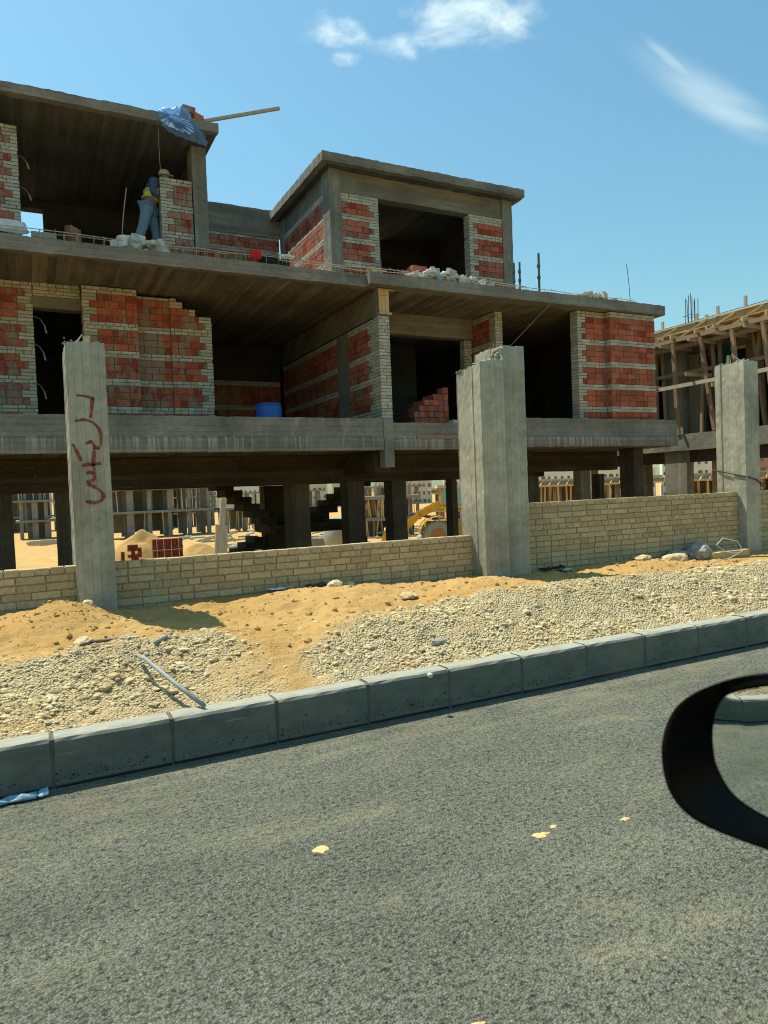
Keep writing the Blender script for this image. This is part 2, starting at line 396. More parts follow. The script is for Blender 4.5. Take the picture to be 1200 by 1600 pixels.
# ------------------------------------------------------------------ helpers
def reg(o, parent=None, label=None, cat=None, group=None, kind=None):
    COL.objects.link(o)
    if parent is not None:
        o.parent = parent
        o.location = Vector(o.location) - Vector(parent['at'])
    for k, v in (('label', label), ('category', cat), ('group', group), ('kind', kind)):
        if v: o[k] = v
    return o
def thing(name, at, label, cat, group=None):
    o = bpy.data.objects.new(name, None)
    o.empty_display_size = .2
    o.location = at; o['at'] = tuple(at)
    COL.objects.link(o)
    o['label'] = label; o['category'] = cat
    if group: o['group'] = group
    return o
class MB:
    def __init__(s): s.v = []; s.f = []
    def add(s, vs, fs):
        k = len(s.v); s.v += [tuple(p) for p in vs]; s.f += [tuple(i + k for i in f) for f in fs]; return s
    def box(s, x0, x1, y0, y1, z0, z1):
        return s.add([(x0, y0, z0), (x1, y0, z0), (x1, y1, z0), (x0, y1, z0), (x0, y0, z1), (x1, y0, z1), (x1, y1, z1), (x0, y1, z1)],
                     [(0, 3, 2, 1), (4, 5, 6, 7), (0, 1, 5, 4), (1, 2, 6, 5), (2, 3, 7, 6), (3, 0, 4, 7)])
    def rough(s, x0, x1, y0, y1, z0, z1, seg=.18, j=.006):
        """box cut into rings along its long side, every ring corner a little off"""
        d = [x1 - x0, y1 - y0, z1 - z0]; ax = d.index(max(d)); n = max(1, min(140, int(d[ax] / seg)))
        lo = [x0, y0, z0]; hi = [x1, y1, z1]; b, c = [(1, 2), (2, 0), (0, 1)][ax]
        vs = []
        for i in range(n + 1):
            t = lo[ax] + d[ax] * i / n
            for (q, w) in ((lo[b], lo[c]), (hi[b], lo[c]), (hi[b], hi[c]), (lo[b], hi[c])):
                p = [0, 0, 0]; p[ax] = t; p[b] = q + random.uniform(-j, j); p[c] = w + random.uniform(-j, j); vs.append(p)
        fs = [(3, 2, 1, 0), tuple(4 * n + k for k in range(4))]
        for i in range(n):
            for k in range(4):
                a = 4 * i + k; e = 4 * i + (k + 1) % 4
                fs.append((a, e, e + 4, a + 4))
        return s.add(vs, fs)
    def bar(s, p, q, r, n=6, r2=None):
        p, q = Vector(p), Vector(q); d = (q - p).normalized()
        a = d.orthogonal().normalized(); b = d.cross(a); r2 = r if r2 is None else r2
        vs = [p + (a * math.cos(2 * PI * k / n) + b * math.sin(2 * PI * k / n)) * r for k in range(n)]
        vs += [q + (a * math.cos(2 * PI * k / n) + b * math.sin(2 * PI * k / n)) * r2 for k in range(n)]
        return s.add(vs, [tuple(range(n - 1, -1, -1)), tuple(range(n, 2 * n))] + [(k, (k + 1) % n, n + (k + 1) % n, n + k) for k in range(n)])
    def tube(s, pts, r, n=6):
        pts = [Vector(p) for p in pts]; m = len(pts); vs = []
        for i, p in enumerate(pts):
            d = (pts[min(i + 1, m - 1)] - pts[max(i - 1, 0)]).normalized()
            a = d.cross(Vector((0.3, 0.1, 1))); a = a.normalized() if a.length > 1e-4 else d.orthogonal().normalized()
            b = d.cross(a)
            vs += [p + (a * math.cos(2 * PI * k / n) + b * math.sin(2 * PI * k / n)) * r for k in range(n)]
        fs = [tuple(range(n - 1, -1, -1)), tuple((m - 1) * n + k for k in range(n))]
        for i in range(m - 1):
            fs += [(i * n + k, i * n + (k + 1) % n, (i + 1) * n + (k + 1) % n, (i + 1) * n + k) for k in range(n)]
        return s.add(vs, fs)
    def plank(s, p, q, w, t, side=(0, 0, 1)):
        """rectangular bar from p to q, w wide along side, t thick"""
        p, q = Vector(p), Vector(q); d = (q - p).normalized()
        a = Vector(side); a = (a - d * a.dot(d)); a = a.normalized() if a.length > 1e-4 else d.orthogonal().normalized(); b = d.cross(a)
        vs = [o + a * (w / 2 * e) + b * (t / 2 * f) for o in (p, q) for e, f in ((-1, -1), (1, -1), (1, 1), (-1, 1))]
        return s.add(vs, [(3, 2, 1, 0), (4, 5, 6, 7)] + [(k, (k + 1) % 4, 4 + (k + 1) % 4, 4 + k) for k in range(4)])
    def lathe(s, c, prof, n=16, axis='Z'):
        vs = []
        for r, h in prof:
            for k in range(n):
                a = 2 * PI * k / n
                if axis == 'Z': vs.append((c[0] + r * math.cos(a), c[1] + r * math.sin(a), c[2] + h))
                elif axis == 'Y': vs.append((c[0] + r * math.cos(a), c[1] + h, c[2] + r * math.sin(a)))
                else: vs.append((c[0] + h, c[1] + r * math.cos(a), c[2] + r * math.sin(a)))
        m = len(prof); fs = [tuple(range(n - 1, -1, -1)), tuple((m - 1) * n + k for k in range(n))]
        for i in range(m - 1):
            fs += [(i * n + k, i * n + (k + 1) % n, (i + 1) * n + (k + 1) % n, (i + 1) * n + k) for k in range(n)]
        return s.add(vs, fs)
    def rock(s, c, r, sub=1, flat=.7, j=.25, seed=None):
        v, f = ICO[sub]; rr = random.Random(seed) if seed is not None else random
        sx, sy, sz = r * rr.uniform(.75, 1.3), r * rr.uniform(.75, 1.3), r * flat * rr.uniform(.75, 1.25)
        a = rr.uniform(0, 2 * PI); ca, sa = math.cos(a), math.sin(a); vs = []
        for x, y, z in v:
            k = 1 + rr.uniform(-j, j); x, y, z = x * sx * k, y * sy * k, z * sz * k
            vs.append((c[0] + x * ca - y * sa, c[1] + x * sa + y * ca, c[2] + z))
        return s.add(vs, f)
    def build(s, name, mat, parent=None, smooth=False, **kw):
        me = bpy.data.meshes.new(name); me.from_pydata(s.v, [], s.f)
        bm = bmesh.new(); bm.from_mesh(me); bmesh.ops.recalc_face_normals(bm, faces=bm.faces[:]); bm.to_mesh(me); bm.free()
        me.materials.append(MATS[mat])
        if smooth: me.polygons.foreach_set('use_smooth', [True] * len(me.polygons))
        o = bpy.data.objects.new(name, me)
        if parent is None and kw.get('label'):
            v = np.array(s.v); lo = v.min(0); hi = v.max(0)
            c = Vector(((lo[0] + hi[0]) / 2, (lo[1] + hi[1]) / 2, lo[2])); me.transform(Matrix.Translation(-c)); o.location = c
        return reg(o, parent, **kw)
def _ico():
    out = {}
    for s in (1, 2, 3):
        bm = bmesh.new(); bmesh.ops.create_icosphere(bm, subdivisions=s, radius=1)
        out[s] = ([tuple(v.co) for v in bm.verts], [tuple(v.index for v in f.verts) for f in bm.faces]); bm.free()
    return out
ICO = _ico()
def vnoise(x, y, seed=0):
    xi = np.floor(x).astype(np.int64); yi = np.floor(y).astype(np.int64); fx = x - xi; fy = y - yi
    def h(a, b):
        n = (a * 374761393 + b * 668265263 + seed * 974711) & 0x7fffffff
        n = ((n ^ (n >> 13)) * 1274126177) & 0x7fffffff
        return ((n ^ (n >> 16)) & 0xffff) / 65535.0
    u = fx * fx * (3 - 2 * fx); v = fy * fy * (3 - 2 * fy)
    return (h(xi, yi) * (1 - u) + h(xi + 1, yi) * u) * (1 - v) + (h(xi, yi + 1) * (1 - u) + h(xi + 1, yi + 1) * u) * v
def fbm(x, y, oct=4, seed=0):
    s = 0; a = .5
    for i in range(oct):
        s = s + a * (vnoise(x, y, seed + i) - .5); x = x * 2.03 + 7; y = y * 2.03 + 3; a *= .5
    return s
def grid_mesh(name, X, Y, Z, mat, attr=None, **kw):
    ny, nx = X.shape
    me = bpy.data.meshes.new(name)
    v = np.stack([X, Y, Z], -1).reshape(-1, 3)
    i = np.arange(ny * nx).reshape(ny, nx)
    f = np.stack([i[:-1, :-1], i[:-1, 1:], i[1:, 1:], i[1:, :-1]], -1).reshape(-1, 4)
    me.vertices.add(len(v)); me.vertices.foreach_set('co', v.ravel())
    me.loops.add(f.size); me.loops.foreach_set('vertex_index', f.ravel())
    me.polygons.add(len(f)); me.polygons.foreach_set('loop_start', np.arange(len(f)) * 4)
    me.polygons.foreach_set('use_smooth', np.ones(len(f), bool))
    me.update(calc_edges=True); me.validate()
    if attr is not None:
        at = me.attributes.new('gravel', 'FLOAT', 'POINT'); at.data.foreach_set('value', attr.ravel().astype(np.float32))
    me.materials.append(MATS[mat])
    o = bpy.data.objects.new(name, me); return reg(o, **kw)
def sstep(t): t = np.clip(t, 0, 1); return t * t * (3 - 2 * t)

# ------------------------------------------------------------------ the setting: ground, road, verge
def ground_z(y):
    return np.interp(y, [-900, -40, -14, -12, 6, 9, 14, 21, 30, 38, 60, 95, 140, 400, 3000], [-1, -.2, -.05, -.35, -.4, -.4, -.4, -.55, -1.5, -2.0, -2.6, -3.3, -3.9, -4.6, -6])
def ground_at(x, y): return float(ground_z(np.array(y, float)))
gx = np.concatenate([np.linspace(-2500, -70, 14), np.linspace(-60, 130, 150), np.linspace(140, 2500, 14)])
gy = np.concatenate([np.linspace(-900, -14, 12), np.linspace(-12.2, 8, 6), np.linspace(9, 130, 220), np.linspace(140, 3000, 24)])
GX, GY = np.meshgrid(gx, gy)
GZ = ground_z(GY) + fbm(GX * .35, GY * .35, 4, 11) * .30 * ((GY > 8) & (GY < 140))
grid_mesh('ground', GX, GY, GZ, 'sand', kind='structure')
MB().box(-220, 260, -12, 4.075, -.3, 0).build('road', 'asphalt', kind='structure')

CREST_X = [-8, -.2, .3, 1.2, 1.9, 2.7, 3.8, 4.5, 5.7, 6.7, 7.7, 12]
CREST_Z = [.42, .42, .45, .47, .43, .455, .515, .50, .515, .525, .48, .45]
def gravel_w(x, y):
    edge = .06 + np.interp(x, [-8, 0, .3, .85, 1.2, 1.45, 1.62, 1.85, 2.6, 3.7, 4.6, 6, 7, 9], [5.6, 5.55, 5.62, 5.45, 5.5, 5.0, 4.75, 5.2, 5.5, 5.5, 5.55, 5.6, 5.75, 5.9])
    w = sstep((edge + fbm(x * 2.2, y * 2.2, 4, 5) * .8 - y) / .42)
    hole = np.exp(-((x - 1.52) / .20) ** 2) * .9 + np.exp(-(((x - 1.15) / .25) ** 2 + ((y - 4.6) / .3) ** 2)) * .6 + np.exp(-(((x - .1) / .5) ** 2 + ((y - 4.35) / .2) ** 2)) * .4
    return w * np.clip(1 - hole, 0, 1)
def verge_z(x, y, fine=True):
    cz = np.interp(x, CREST_X, CREST_Z) + fbm(x * .9, x * 0 + 2, 3, 8) * .05
    a = sstep((y - 4.2) / 1.05); b = sstep((y - 5.3) / .85)
    flat = np.interp(x, [-8, 0, 4, 7, 12], [.36, .37, .33, .27, .24]) + .05 * sstep((y - 6.6) / .9)
    z = .245 + (cz - .245) * a; z = z + (flat - cz) * b
    z = z + .20 * np.exp(-(((x - .30) / .42) ** 2 + ((y - 7.0) / .42) ** 2)) + .08 * np.exp(-(((x + .5) / .8) ** 2 + ((y - 6.9) / .5) ** 2))
    z = z + .11 * np.exp(-(((x - 4.75) / .55) ** 2 + ((y - 6.75) / .4) ** 2)) + .10 * np.exp(-(((x - 3.0) / .8) ** 2 + ((y - 6.9) / .5) ** 2))
    z = z + .07 * np.exp(-(((x - 7.6) / 1.2) ** 2 + ((y - 6.9) / .4) ** 2))
    z = z - (z + .4) * sstep((y - 7.75) / 1.1)
    if fine:
        g = gravel_w(x, y)
        k = sstep((y - 4.22) / .12)
        z = z + (fbm(x * 1.7, y * 1.7, 4, 3) * .13 + fbm(x * 9, y * 9, 4, 4) * (.055 + .03 * g) + np.abs(fbm(x * 24, y * 24, 3, 6)) * (.030 + .015 * g)) * k
    return z
def vz(x, y): return float(verge_z(np.array([float(x)]), np.array([float(y)]))[0])
vx = np.concatenate([np.linspace(-60, -9, 60), np.linspace(-8.8, -.8, 130), np.linspace(-.78, 9, 420), np.linspace(9.05, 14, 90), np.linspace(14.3, 60, 60)])
vy = np.concatenate([np.linspace(4.19, 6.3, 105), np.linspace(6.33, 7.9, 52), np.linspace(8, 9, 8)])
VX, VY = np.meshgrid(vx, vy)
grid_mesh('sand_verge', VX, VY, verge_z(VX, VY), 'sand', gravel_w(VX, VY), kind='structure')

# loose gravel on the berm: nobody could count it
gm = MB()
nc = 120000
qx = np.where(RNG.random(nc) < .93, RNG.uniform(-.6, 9.2, nc), RNG.uniform(-7, -.6, nc)); qy = 4.24 + 1.75 * RNG.random(nc)
keep = RNG.random(nc) < gravel_w(qx, qy) * (.30 + 2.4 * np.maximum(-.11, fbm(qx * 2.1, qy * 3.0, 4, 21))) + .028
qx, qy = qx[keep][:26000], qy[keep][:26000]
qz = verge_z(qx, qy)
cqs = fbm(qx * 1.9 + 5, qy * 1.9, 3, 41)
for x, y, z, cq in zip(qx, qy, qz, cqs):
    r = min(.012 + .024 * max(0, min(1, .5 + 2.2 * cq)), .0046 * (1 - random.random()) ** -.48)
    gm.rock((float(x), float(y), float(z) + r * .05), r, 1, .62, .30)
gm.build('gravel', 'stone_cream', kind='stuff')
cm_ = MB(); qx = RNG.uniform(-.6, 9.3, 9000); qy = RNG.uniform(4.9, 7.45, 9000)
k = RNG.random(9000) < (1 - gravel_w(qx, qy)) * (.12 + 1.6 * np.maximum(0, fbm(qx * 1.8, qy * 1.8, 3, 31)) + .8 * np.exp(-(((qx - .35) / .4) ** 2 + ((qy - 7) / .4) ** 2)))
for x, y, z in zip(qx[k], qy[k], verge_z(qx[k], qy[k])):
    r = min(.035, .006 * (1 - random.random()) ** -.5); cm_.rock((float(x), float(y), float(z) + r * .2), r, 1, .75, .3)
cm_.build('sand_clods', 'sand', kind='stuff')

# kerb stones
kt = MB()
ke = thing('kerb', (3, 4.13, 0), 'grey concrete kerb of long stones between asphalt and gravel', 'kerb')
ke['kind'] = 'structure'
def kerb_mesh(L_, top):
    prof = [(4.060, -.02), (4.060, .215), (4.064, .243), (4.078, .259), (4.10, .265), (4.205, .262), (4.215, -.02)]
    n = 8; vs = []
    for i in range(n + 1):
        x = L_ * i / n
        for (y, z) in prof:
            e = .0015 if i in (0, n) else .002
            vs.append((x + (.004 if i == 0 and z > .2 else -.004 if i == n and z > .2 else 0), y + random.uniform(-e, e), z + (random.uniform(-e, e) if z > 0 else 0)))
    m = len(prof); fs = [tuple(range(m)), tuple(n * m + k for k in range(m - 1, -1, -1))]
    for i in range(n):
        fs += [(i * m + k, i * m + (k + 1) % m, (i + 1) * m + (k + 1) % m, (i + 1) * m + k) for k in range(m)]
    return vs, fs
kms = []
for q in range(3):
    b = MB(); b.add(*kerb_mesh(.598, 0)); o = b.build('kerb_stone', 'kerb_concrete', ke); kms.append(o)
for i in range(-14, 26):
    x = .055 + i * .612
    if i < 3 and i >= 0: o = kms[i]
    else: o = bpy.data.objects.new('kerb_stone', kms[i % 3].data); reg(o, ke)
    o.location = Vector((x, random.uniform(-.004, .004), random.uniform(-.004, .004))) - Vector(ke['at'])
jm = MB()
for i in range(-14, 26):
    x = .055 + i * .612
    jm.rough(x - .017, x + .004, 4.0615, 4.20, 0, .2575, .03, .0022)
jm.build('mortar_joint', 'kerb_joint', ke)
MB().box(-60, -8.53, 4.06, 4.2, -.02, .262).box(15.97, 60, 4.06, 4.2, -.02, .262).build('kerb_run', 'kerb_concrete', ke)

# ------------------------------------------------------------------ brick machinery
UNIT = {}
def unit_mesh(mat, k):
    key = (mat, k)
    if key not in UNIT:
        b = MB(); rr = random.Random(k * 17 + len(mat))
        b.box(-.5, .5, -.5, .5, -.5, .5)
        b.v = [(x * (1 - rr.uniform(0, .03)), y * (1 - rr.uniform(0, .05)), z * (1 - rr.uniform(0, .12))) for x, y, z in b.v]
        me = bpy.data.meshes.new('brick_' + str(k)); me.from_pydata(b.v, [], b.f); me.materials.append(MATS[mat]); UNIT[key] = me
    return UNIT[key]
def brick_obj(name, mat, c, d, parent, rz=0.0, tilt=0.0):
    o = bpy.data.objects.new(name, unit_mesh(mat, random.randrange(7)))
    o.location = c; o.scale = d; o.rotation_euler = (0, tilt, rz)
    return reg(o, parent)
def depth_of(c): return max(.5, (Vector(c) - EYE).dot(fwd))

CAND = {'red_brick': [], 'white_brick': []}
def brick_wall(parent, face, plane, a0, a1, z0, z1, thick=.12, pat='WW' + 'RRRWW' * 8, ql=False, qr=False, top=None, seen=1.0, white=False, off=0.0):
    """a wall of red hollow bricks with courses of white bricks, white quoins at its free ends; core is the mortar"""
    c = MB(); e = .026
    lo, hi = (plane + e, plane + thick - .004)
    if top is None:
        spans = [(a0, a1, z1)]
    else:
        spans = []; xs = np.arange(a0, a1 - 1e-6, .12)
        for x in xs: spans.append((x, min(x + .12, a1), min(top(x), top(min(x + .12, a1)))))
    for s0, s1, zt in spans:
        u_0 = s0 + (e if (ql and s0 == a0) else 0); u_1 = s1 - (e if (qr and s1 == a1) else 0)
        if zt - .012 <= z0: continue
        if face == 'Y': c.box(u_0, u_1, lo, hi, z0, zt - .012)
        else: c.box(lo, hi, u_0, u_1, z0, zt - .012)
    wall = c.build('brick_wall', 'mortar_grey', parent); wall['at'] = (0, 0, 0)
    def put(kind, u0_, u1_, zb, zt, q=False):
        if u1_ - u0_ < .03 or zt - zb < .02: return
        dj = random.uniform(-.004, .003); g = random.uniform(.005, .0075) if kind == 'red_brick' else random.uniform(.004, .0065)
        w, h = u1_ - u0_ - 2 * g, zt - zb - random.uniform(.008, .012)
        th = thick - .012 if (q or white) else min(.1, thick - .012)
        um, zm = (u0_ + u1_) / 2, (zt + zb) / 2
        if face == 'Y': cc, dd = (um, plane + dj + th / 2, zm), (w, th, h)
        else: cc, dd = (plane + dj + th / 2, um, zm), (th, w, h)
        f = .9 if face == 'Y' else .45
        px = w * h * (1100 / depth_of(cc)) ** 2 * f * seen
        CAND[kind].append((px, cc, dd, wall, random.uniform(-.006, .006)))
    z = z1; k = 0
    for ch in pat:
        h = .0645 if ch == 'W' else .1275
        zb = max(z - h, z0)
        if z - zb < .025: break
        ua, ub = a0, a1
        if top is not None:
            ok = [s for s in spans if s[2] >= z - .02]
            if not ok: z = zb; k += 1; continue
            ua, ub = ok[0][0], ok[-1][1]
        if ch == 'R' and white: ch = 'W2'
        if ch in ('R', 'W2'):
            ra, rb = ua, ub
            if ql:
                q = (.25, .125)[k % 2]; hh = (z - zb) / 2
                for i in range(2):
                    put('white_brick', ua, ua + q, zb + i * hh, zb + (i + 1) * hh, True)
                ra = ua + q
            if qr:
                q = (.125, .25)[k % 2]; hh = (z - zb) / 2
                for i in range(2):
                    put('white_brick', ub - q, ub, zb + i * hh, zb + (i + 1) * hh, True)
                rb = ub - q
            u = ra - (.125 if k % 2 else 0) - off
            while u < rb:
                w = .252 if random.random() < .8 else .126
                x0, x1 = max(u, ra), min(u + w, rb)
                if x1 - x0 < .05 and x1 == rb: break
                if ch == 'R': put('red_brick', x0, x1, zb, z)
                else:
                    put('white_brick', x0, x1, zb, (z + zb) / 2); put('white_brick', x0, x1, (z + zb) / 2, z)
                u += w
        else:
            u = ua - random.choice((0, .06, .12)); hd = random.random() < .4
            while u < ub:
                w = .128 if (hd or random.random() < .2) else .255
                x0, x1 = max(u, ua), min(u + w, ub)
                put('white_brick', x0, x1, zb, z, (ql and x0 == ua) or (qr and x1 == ub)); u += w
        z = zb; k += 1
    return wall
def flush_bricks(root):
    for kind, mat, rest in (('red_brick', 'brick_red', 'red_brickwork'), ('white_brick', 'brick_white', 'white_brickwork')):
        c = sorted(CAND[kind], key=lambda t: -t[0])
        for px, cc, dd, wall, tl in c[:300]:
            brick_obj(kind, mat, cc, dd, wall, 0, tl)
        m = MB()
        for px, cc, dd, wall, tl in c[300:]:
            m.box(cc[0] - dd[0] / 2, cc[0] + dd[0] / 2, cc[1] - dd[1] / 2, cc[1] + dd[1] / 2, cc[2] - dd[2] / 2, cc[2] + dd[2] / 2)
        if m.v: m.build(rest, mat, root, kind='stuff')
        CAND[kind] = []

# ------------------------------------------------------------------ the villa under construction
GB = -.4
V = thing('unfinished_villa', (6, 14, GB), 'two storey concrete villa shell with red brick infill behind the low fence', 'building')
def cbox(name, mat, *b, seg=.2, j=.005, n=1):
    return MB().rough(*b, seg=seg, j=j).build(name, mat, V)
# floor one: slab, upstand beam, the deep beams below
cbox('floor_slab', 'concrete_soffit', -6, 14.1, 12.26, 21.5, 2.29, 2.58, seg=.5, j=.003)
cbox('edge_beam', 'concrete_upstand', -6, 6.15, 12.10, 12.25, 2.262, 2.87, seg=.12, j=.007)
cbox('edge_beam', 'concrete_upstand', 6.36, 9.55, 12.13, 12.25, 2.265, 2.80, seg=.12, j=.009)
cbox('edge_beam', 'concrete_upstand', 9.55, 14.15, 12.09, 12.25, 2.30, 2.925, seg=.12, j=.007)
cbox('ledge', 'concrete_upstand', -6, 6.14, 12.06, 12.095, 2.265, 2.505, seg=.09, j=.006)
cbox('ledge', 'concrete_upstand', 9.56, 14.14, 12.05, 12.085, 2.303, 2.515, seg=.09, j=.006)
cbox('ledge', 'concrete_upstand', 6.37, 9.54, 12.09, 12.127, 2.27, 2.47, seg=.09, j=.006)
MB().box(6.9, 9.4, 12.10, 12.127, 2.48, 2.56).build('timber_strip', 'timber_old', V)
cbox('column_stub', 'concrete_column', 6.155, 6.355, 12.07, 12.30, 1.93, 2.86, seg=.1, j=.006)
cbox('beam', 'concrete_shade_tone', -6, 11.2, 13.9, 14.2, 1.70, 2.285, seg=.3, j=.004)
cbox('beam', 'concrete_shade_tone', 11.2, 14.1, 14.0, 14.25, 1.80, 2.285, seg=.3, j=.004)
cbox('beam', 'concrete_shade_tone', 6.06, 6.40, 12.35, 13.9, 1.86, 2.285, seg=.3, j=.004)
cbox('beam', 'concrete_shade_tone', -6, 14.1, 19.6, 19.9, 1.75, 2.285, seg=.5, j=.004)
cbox('beam', 'concrete_shade_tone', -6, 14.1, 17.0, 17.25, 1.72, 2.285, seg=.5, j=.004)
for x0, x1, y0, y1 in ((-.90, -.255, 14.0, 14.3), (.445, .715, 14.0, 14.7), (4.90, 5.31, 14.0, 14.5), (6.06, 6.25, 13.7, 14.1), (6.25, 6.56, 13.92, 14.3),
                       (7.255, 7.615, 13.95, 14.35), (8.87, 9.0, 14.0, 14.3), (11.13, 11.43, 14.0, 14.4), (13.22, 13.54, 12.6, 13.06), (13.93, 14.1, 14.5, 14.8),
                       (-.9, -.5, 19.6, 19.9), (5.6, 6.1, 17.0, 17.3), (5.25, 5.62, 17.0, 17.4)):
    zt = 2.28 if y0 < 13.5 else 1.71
    cbox('column', 'column_shade_tone', x0, x1, y0, y1, GB - .1, zt, seg=.25, j=.005)
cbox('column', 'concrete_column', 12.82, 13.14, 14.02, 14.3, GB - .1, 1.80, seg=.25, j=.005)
# stair in the open ground floor
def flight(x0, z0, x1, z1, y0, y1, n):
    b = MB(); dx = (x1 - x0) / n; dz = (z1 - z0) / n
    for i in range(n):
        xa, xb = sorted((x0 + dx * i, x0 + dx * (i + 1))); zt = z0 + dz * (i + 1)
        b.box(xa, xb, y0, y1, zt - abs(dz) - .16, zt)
    return b.build('stair_flight', 'concrete_shade_tone', V)
cbox('stair_landing', 'concrete_shade_tone', 5.15, 7.35, 15.9, 17.6, .55, .78, seg=.4)
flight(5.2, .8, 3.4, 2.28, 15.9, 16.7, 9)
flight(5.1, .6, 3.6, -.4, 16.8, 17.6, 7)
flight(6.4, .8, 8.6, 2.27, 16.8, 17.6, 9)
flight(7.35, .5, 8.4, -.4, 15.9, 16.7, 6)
cbox('stair_wall', 'concrete_shade_tone', 5.7, 6.5, 17.65, 17.85, -.4, .55, seg=.4)

# floor one walls
Z1 = 5.42
PAT = 'WWRRRRWW' + 'RRRWW' * 8
brick_wall(V, 'Y', 14.0, -3.4, .24, 2.60, Z1, .25, PAT, qr=True)
brick_wall(V, 'Y', 14.0, .242, 1.03, 5.185, Z1, .25, 'WWWWWW')
cbox('lintel', 'concrete_beam', .20, 1.06, 14.005, 14.24, 4.98, 5.18, seg=.2, j=.004)
brick_wall(V, 'Y', 13.83, 1.035, 1.985, 2.60, Z1 - .02, .40, 'WW' + PAT[2:], ql=True)
brick_wall(V, 'Y', 14.09, 1.99, 2.62, 2.60, 5.36, .12, PAT[:1] + PAT[2:])
brick_wall(V, 'Y', 14.04, 2.62, 3.41, 2.60, 5.36, .25, 'WRRRRWW' + PAT[8:], qr=True, top=lambda x: float(np.interp(x, [2.62, 2.80, 2.801, 2.95, 2.951, 3.10, 3.101, 3.5], [5.36, 5.36, 5.30, 5.30, 5.17, 5.17, 5.04, 5.04])))
brick_wall(V, 'Y', 18.2, 3.2, 6.2, 2.6, 4.5, .12, PAT, seen=.3)
cbox('beam', 'concrete_dark', 3.2, 6.2, 18.15, 18.4, 4.5, Z1, seg=.4)
# side wall that runs back from the timber box, and its end pier of white bricks
brick_wall(V, 'Y', 12.32, 6.245, 6.49, 2.60, 4.90, .24, 'W' * 40, white=True, ql=True, qr=True)
brick_wall(V, 'X', 6.245, 12.57, 13.80, 2.60, 4.88, .24, 'WWRRRRWWRRRWWRRRRWWRRRWW', seen=.8, ql=True)
cbox('column', 'concrete_column', 6.24, 6.49, 13.81, 14.40, 2.6, 4.88, seg=.3)
brick_wall(V, 'X', 6.25, 14.41, 18.1, 2.60, 4.88, .23, 'WWRRRRWWRRRWWRRRRWWRRRWW', seen=.5)
cbox('beam', 'concrete_beam', 6.23, 6.51, 12.36, 18.1, 4.905, Z1 - .004, seg=.3, j=.004)
# back wall of the middle bay with its door head, the short cross wall and the pier
cbox('beam', 'concrete_beam', 6.52, 9.52, 13.90, 14.15, 4.95, Z1 - .004, seg=.25, j=.004)
brick_wall(V, 'Y', 13.95, 9.30, 9.52, 2.6, 4.94, .2, 'W' * 40, white=True, ql=True)
brick_wall(V, 'X', 9.545, 13.29, 14.1, 2.6, Z1 - .01, .2, PAT, seen=.8)
brick_wall(V, 'Y', 13.04, 9.545, 9.745, 2.6, Z1 - .01, .24, 'W' * 46, white=True, ql=True, qr=True)
# right wall: set back part with white quoin, then the proud pier
brick_wall(V, 'Y', 12.36, 11.33, 12.17, 2.60, Z1 - .01, .25, PAT, ql=True)
brick_wall(V, 'X', 12.172, 12.21, 12.36, 2.60, Z1 - .01, .2, PAT)
brick_wall(V, 'Y', 12.20, 12.18, 13.61, 2.60, Z1 - .01, .25, PAT)
# dark inner walls of floor one
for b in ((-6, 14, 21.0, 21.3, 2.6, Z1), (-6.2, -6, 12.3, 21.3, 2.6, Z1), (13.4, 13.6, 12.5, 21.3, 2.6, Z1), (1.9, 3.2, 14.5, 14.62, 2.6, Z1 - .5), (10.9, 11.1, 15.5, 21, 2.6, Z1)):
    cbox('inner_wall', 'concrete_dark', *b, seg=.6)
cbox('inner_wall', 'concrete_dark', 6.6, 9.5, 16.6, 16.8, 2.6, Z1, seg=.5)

# floor two: slab with the step in its edge
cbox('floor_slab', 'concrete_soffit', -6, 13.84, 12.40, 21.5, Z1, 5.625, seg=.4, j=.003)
cbox('slab_edge', 'concrete_edge', -6, 5.985, 12.25, 12.398, 5.405, 5.632, seg=.1, j=.007)
cbox('slab_edge', 'concrete_edge', 5.99, 13.85, 12.09, 12.398, 5.425, 5.650, seg=.1, j=.006)
Z2 = 5.63
# upper left room: piers, column, roof
brick_wall(V, 'Y', 14.2, -1.6, .137, Z2, 8.22, .25, 'WRRWWWRRRWW' + 'RRRWW' * 6, qr=True)
brick_wall(V, 'Y', 14.2, 2.57, 3.185, Z2, 7.73, .25, 'WWRRRWW' + 'RRRWW' * 6, ql=True)
cbox('column', 'concrete_column', 3.205, 3.485, 14.2, 14.6, Z2, 8.44, seg=.15, j=.005)
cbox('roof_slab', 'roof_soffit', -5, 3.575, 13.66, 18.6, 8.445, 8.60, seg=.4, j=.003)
cbox('slab_edge', 'concrete_edge', -5, 3.585, 13.50, 13.658, 8.44, 8.605, seg=.1, j=.010)
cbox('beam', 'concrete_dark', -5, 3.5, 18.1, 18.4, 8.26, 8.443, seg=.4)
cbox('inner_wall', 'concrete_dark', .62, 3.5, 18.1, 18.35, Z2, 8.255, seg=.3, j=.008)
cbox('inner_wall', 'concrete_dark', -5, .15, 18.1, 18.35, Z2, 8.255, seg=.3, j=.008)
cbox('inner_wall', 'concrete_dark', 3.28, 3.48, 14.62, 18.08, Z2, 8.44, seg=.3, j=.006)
# recessed wall between the two upper rooms
cbox('beam', 'concrete_beam', 3.5, 6.22, 17.78, 18.05, 8.17, 8.88, seg=.2, j=.009)
brick_wall(V, 'Y', 17.8, 3.5, 6.2, Z2, 8.165, .2, 'WRRWWRRRWWRRRWWRRRWW', seen=.8)
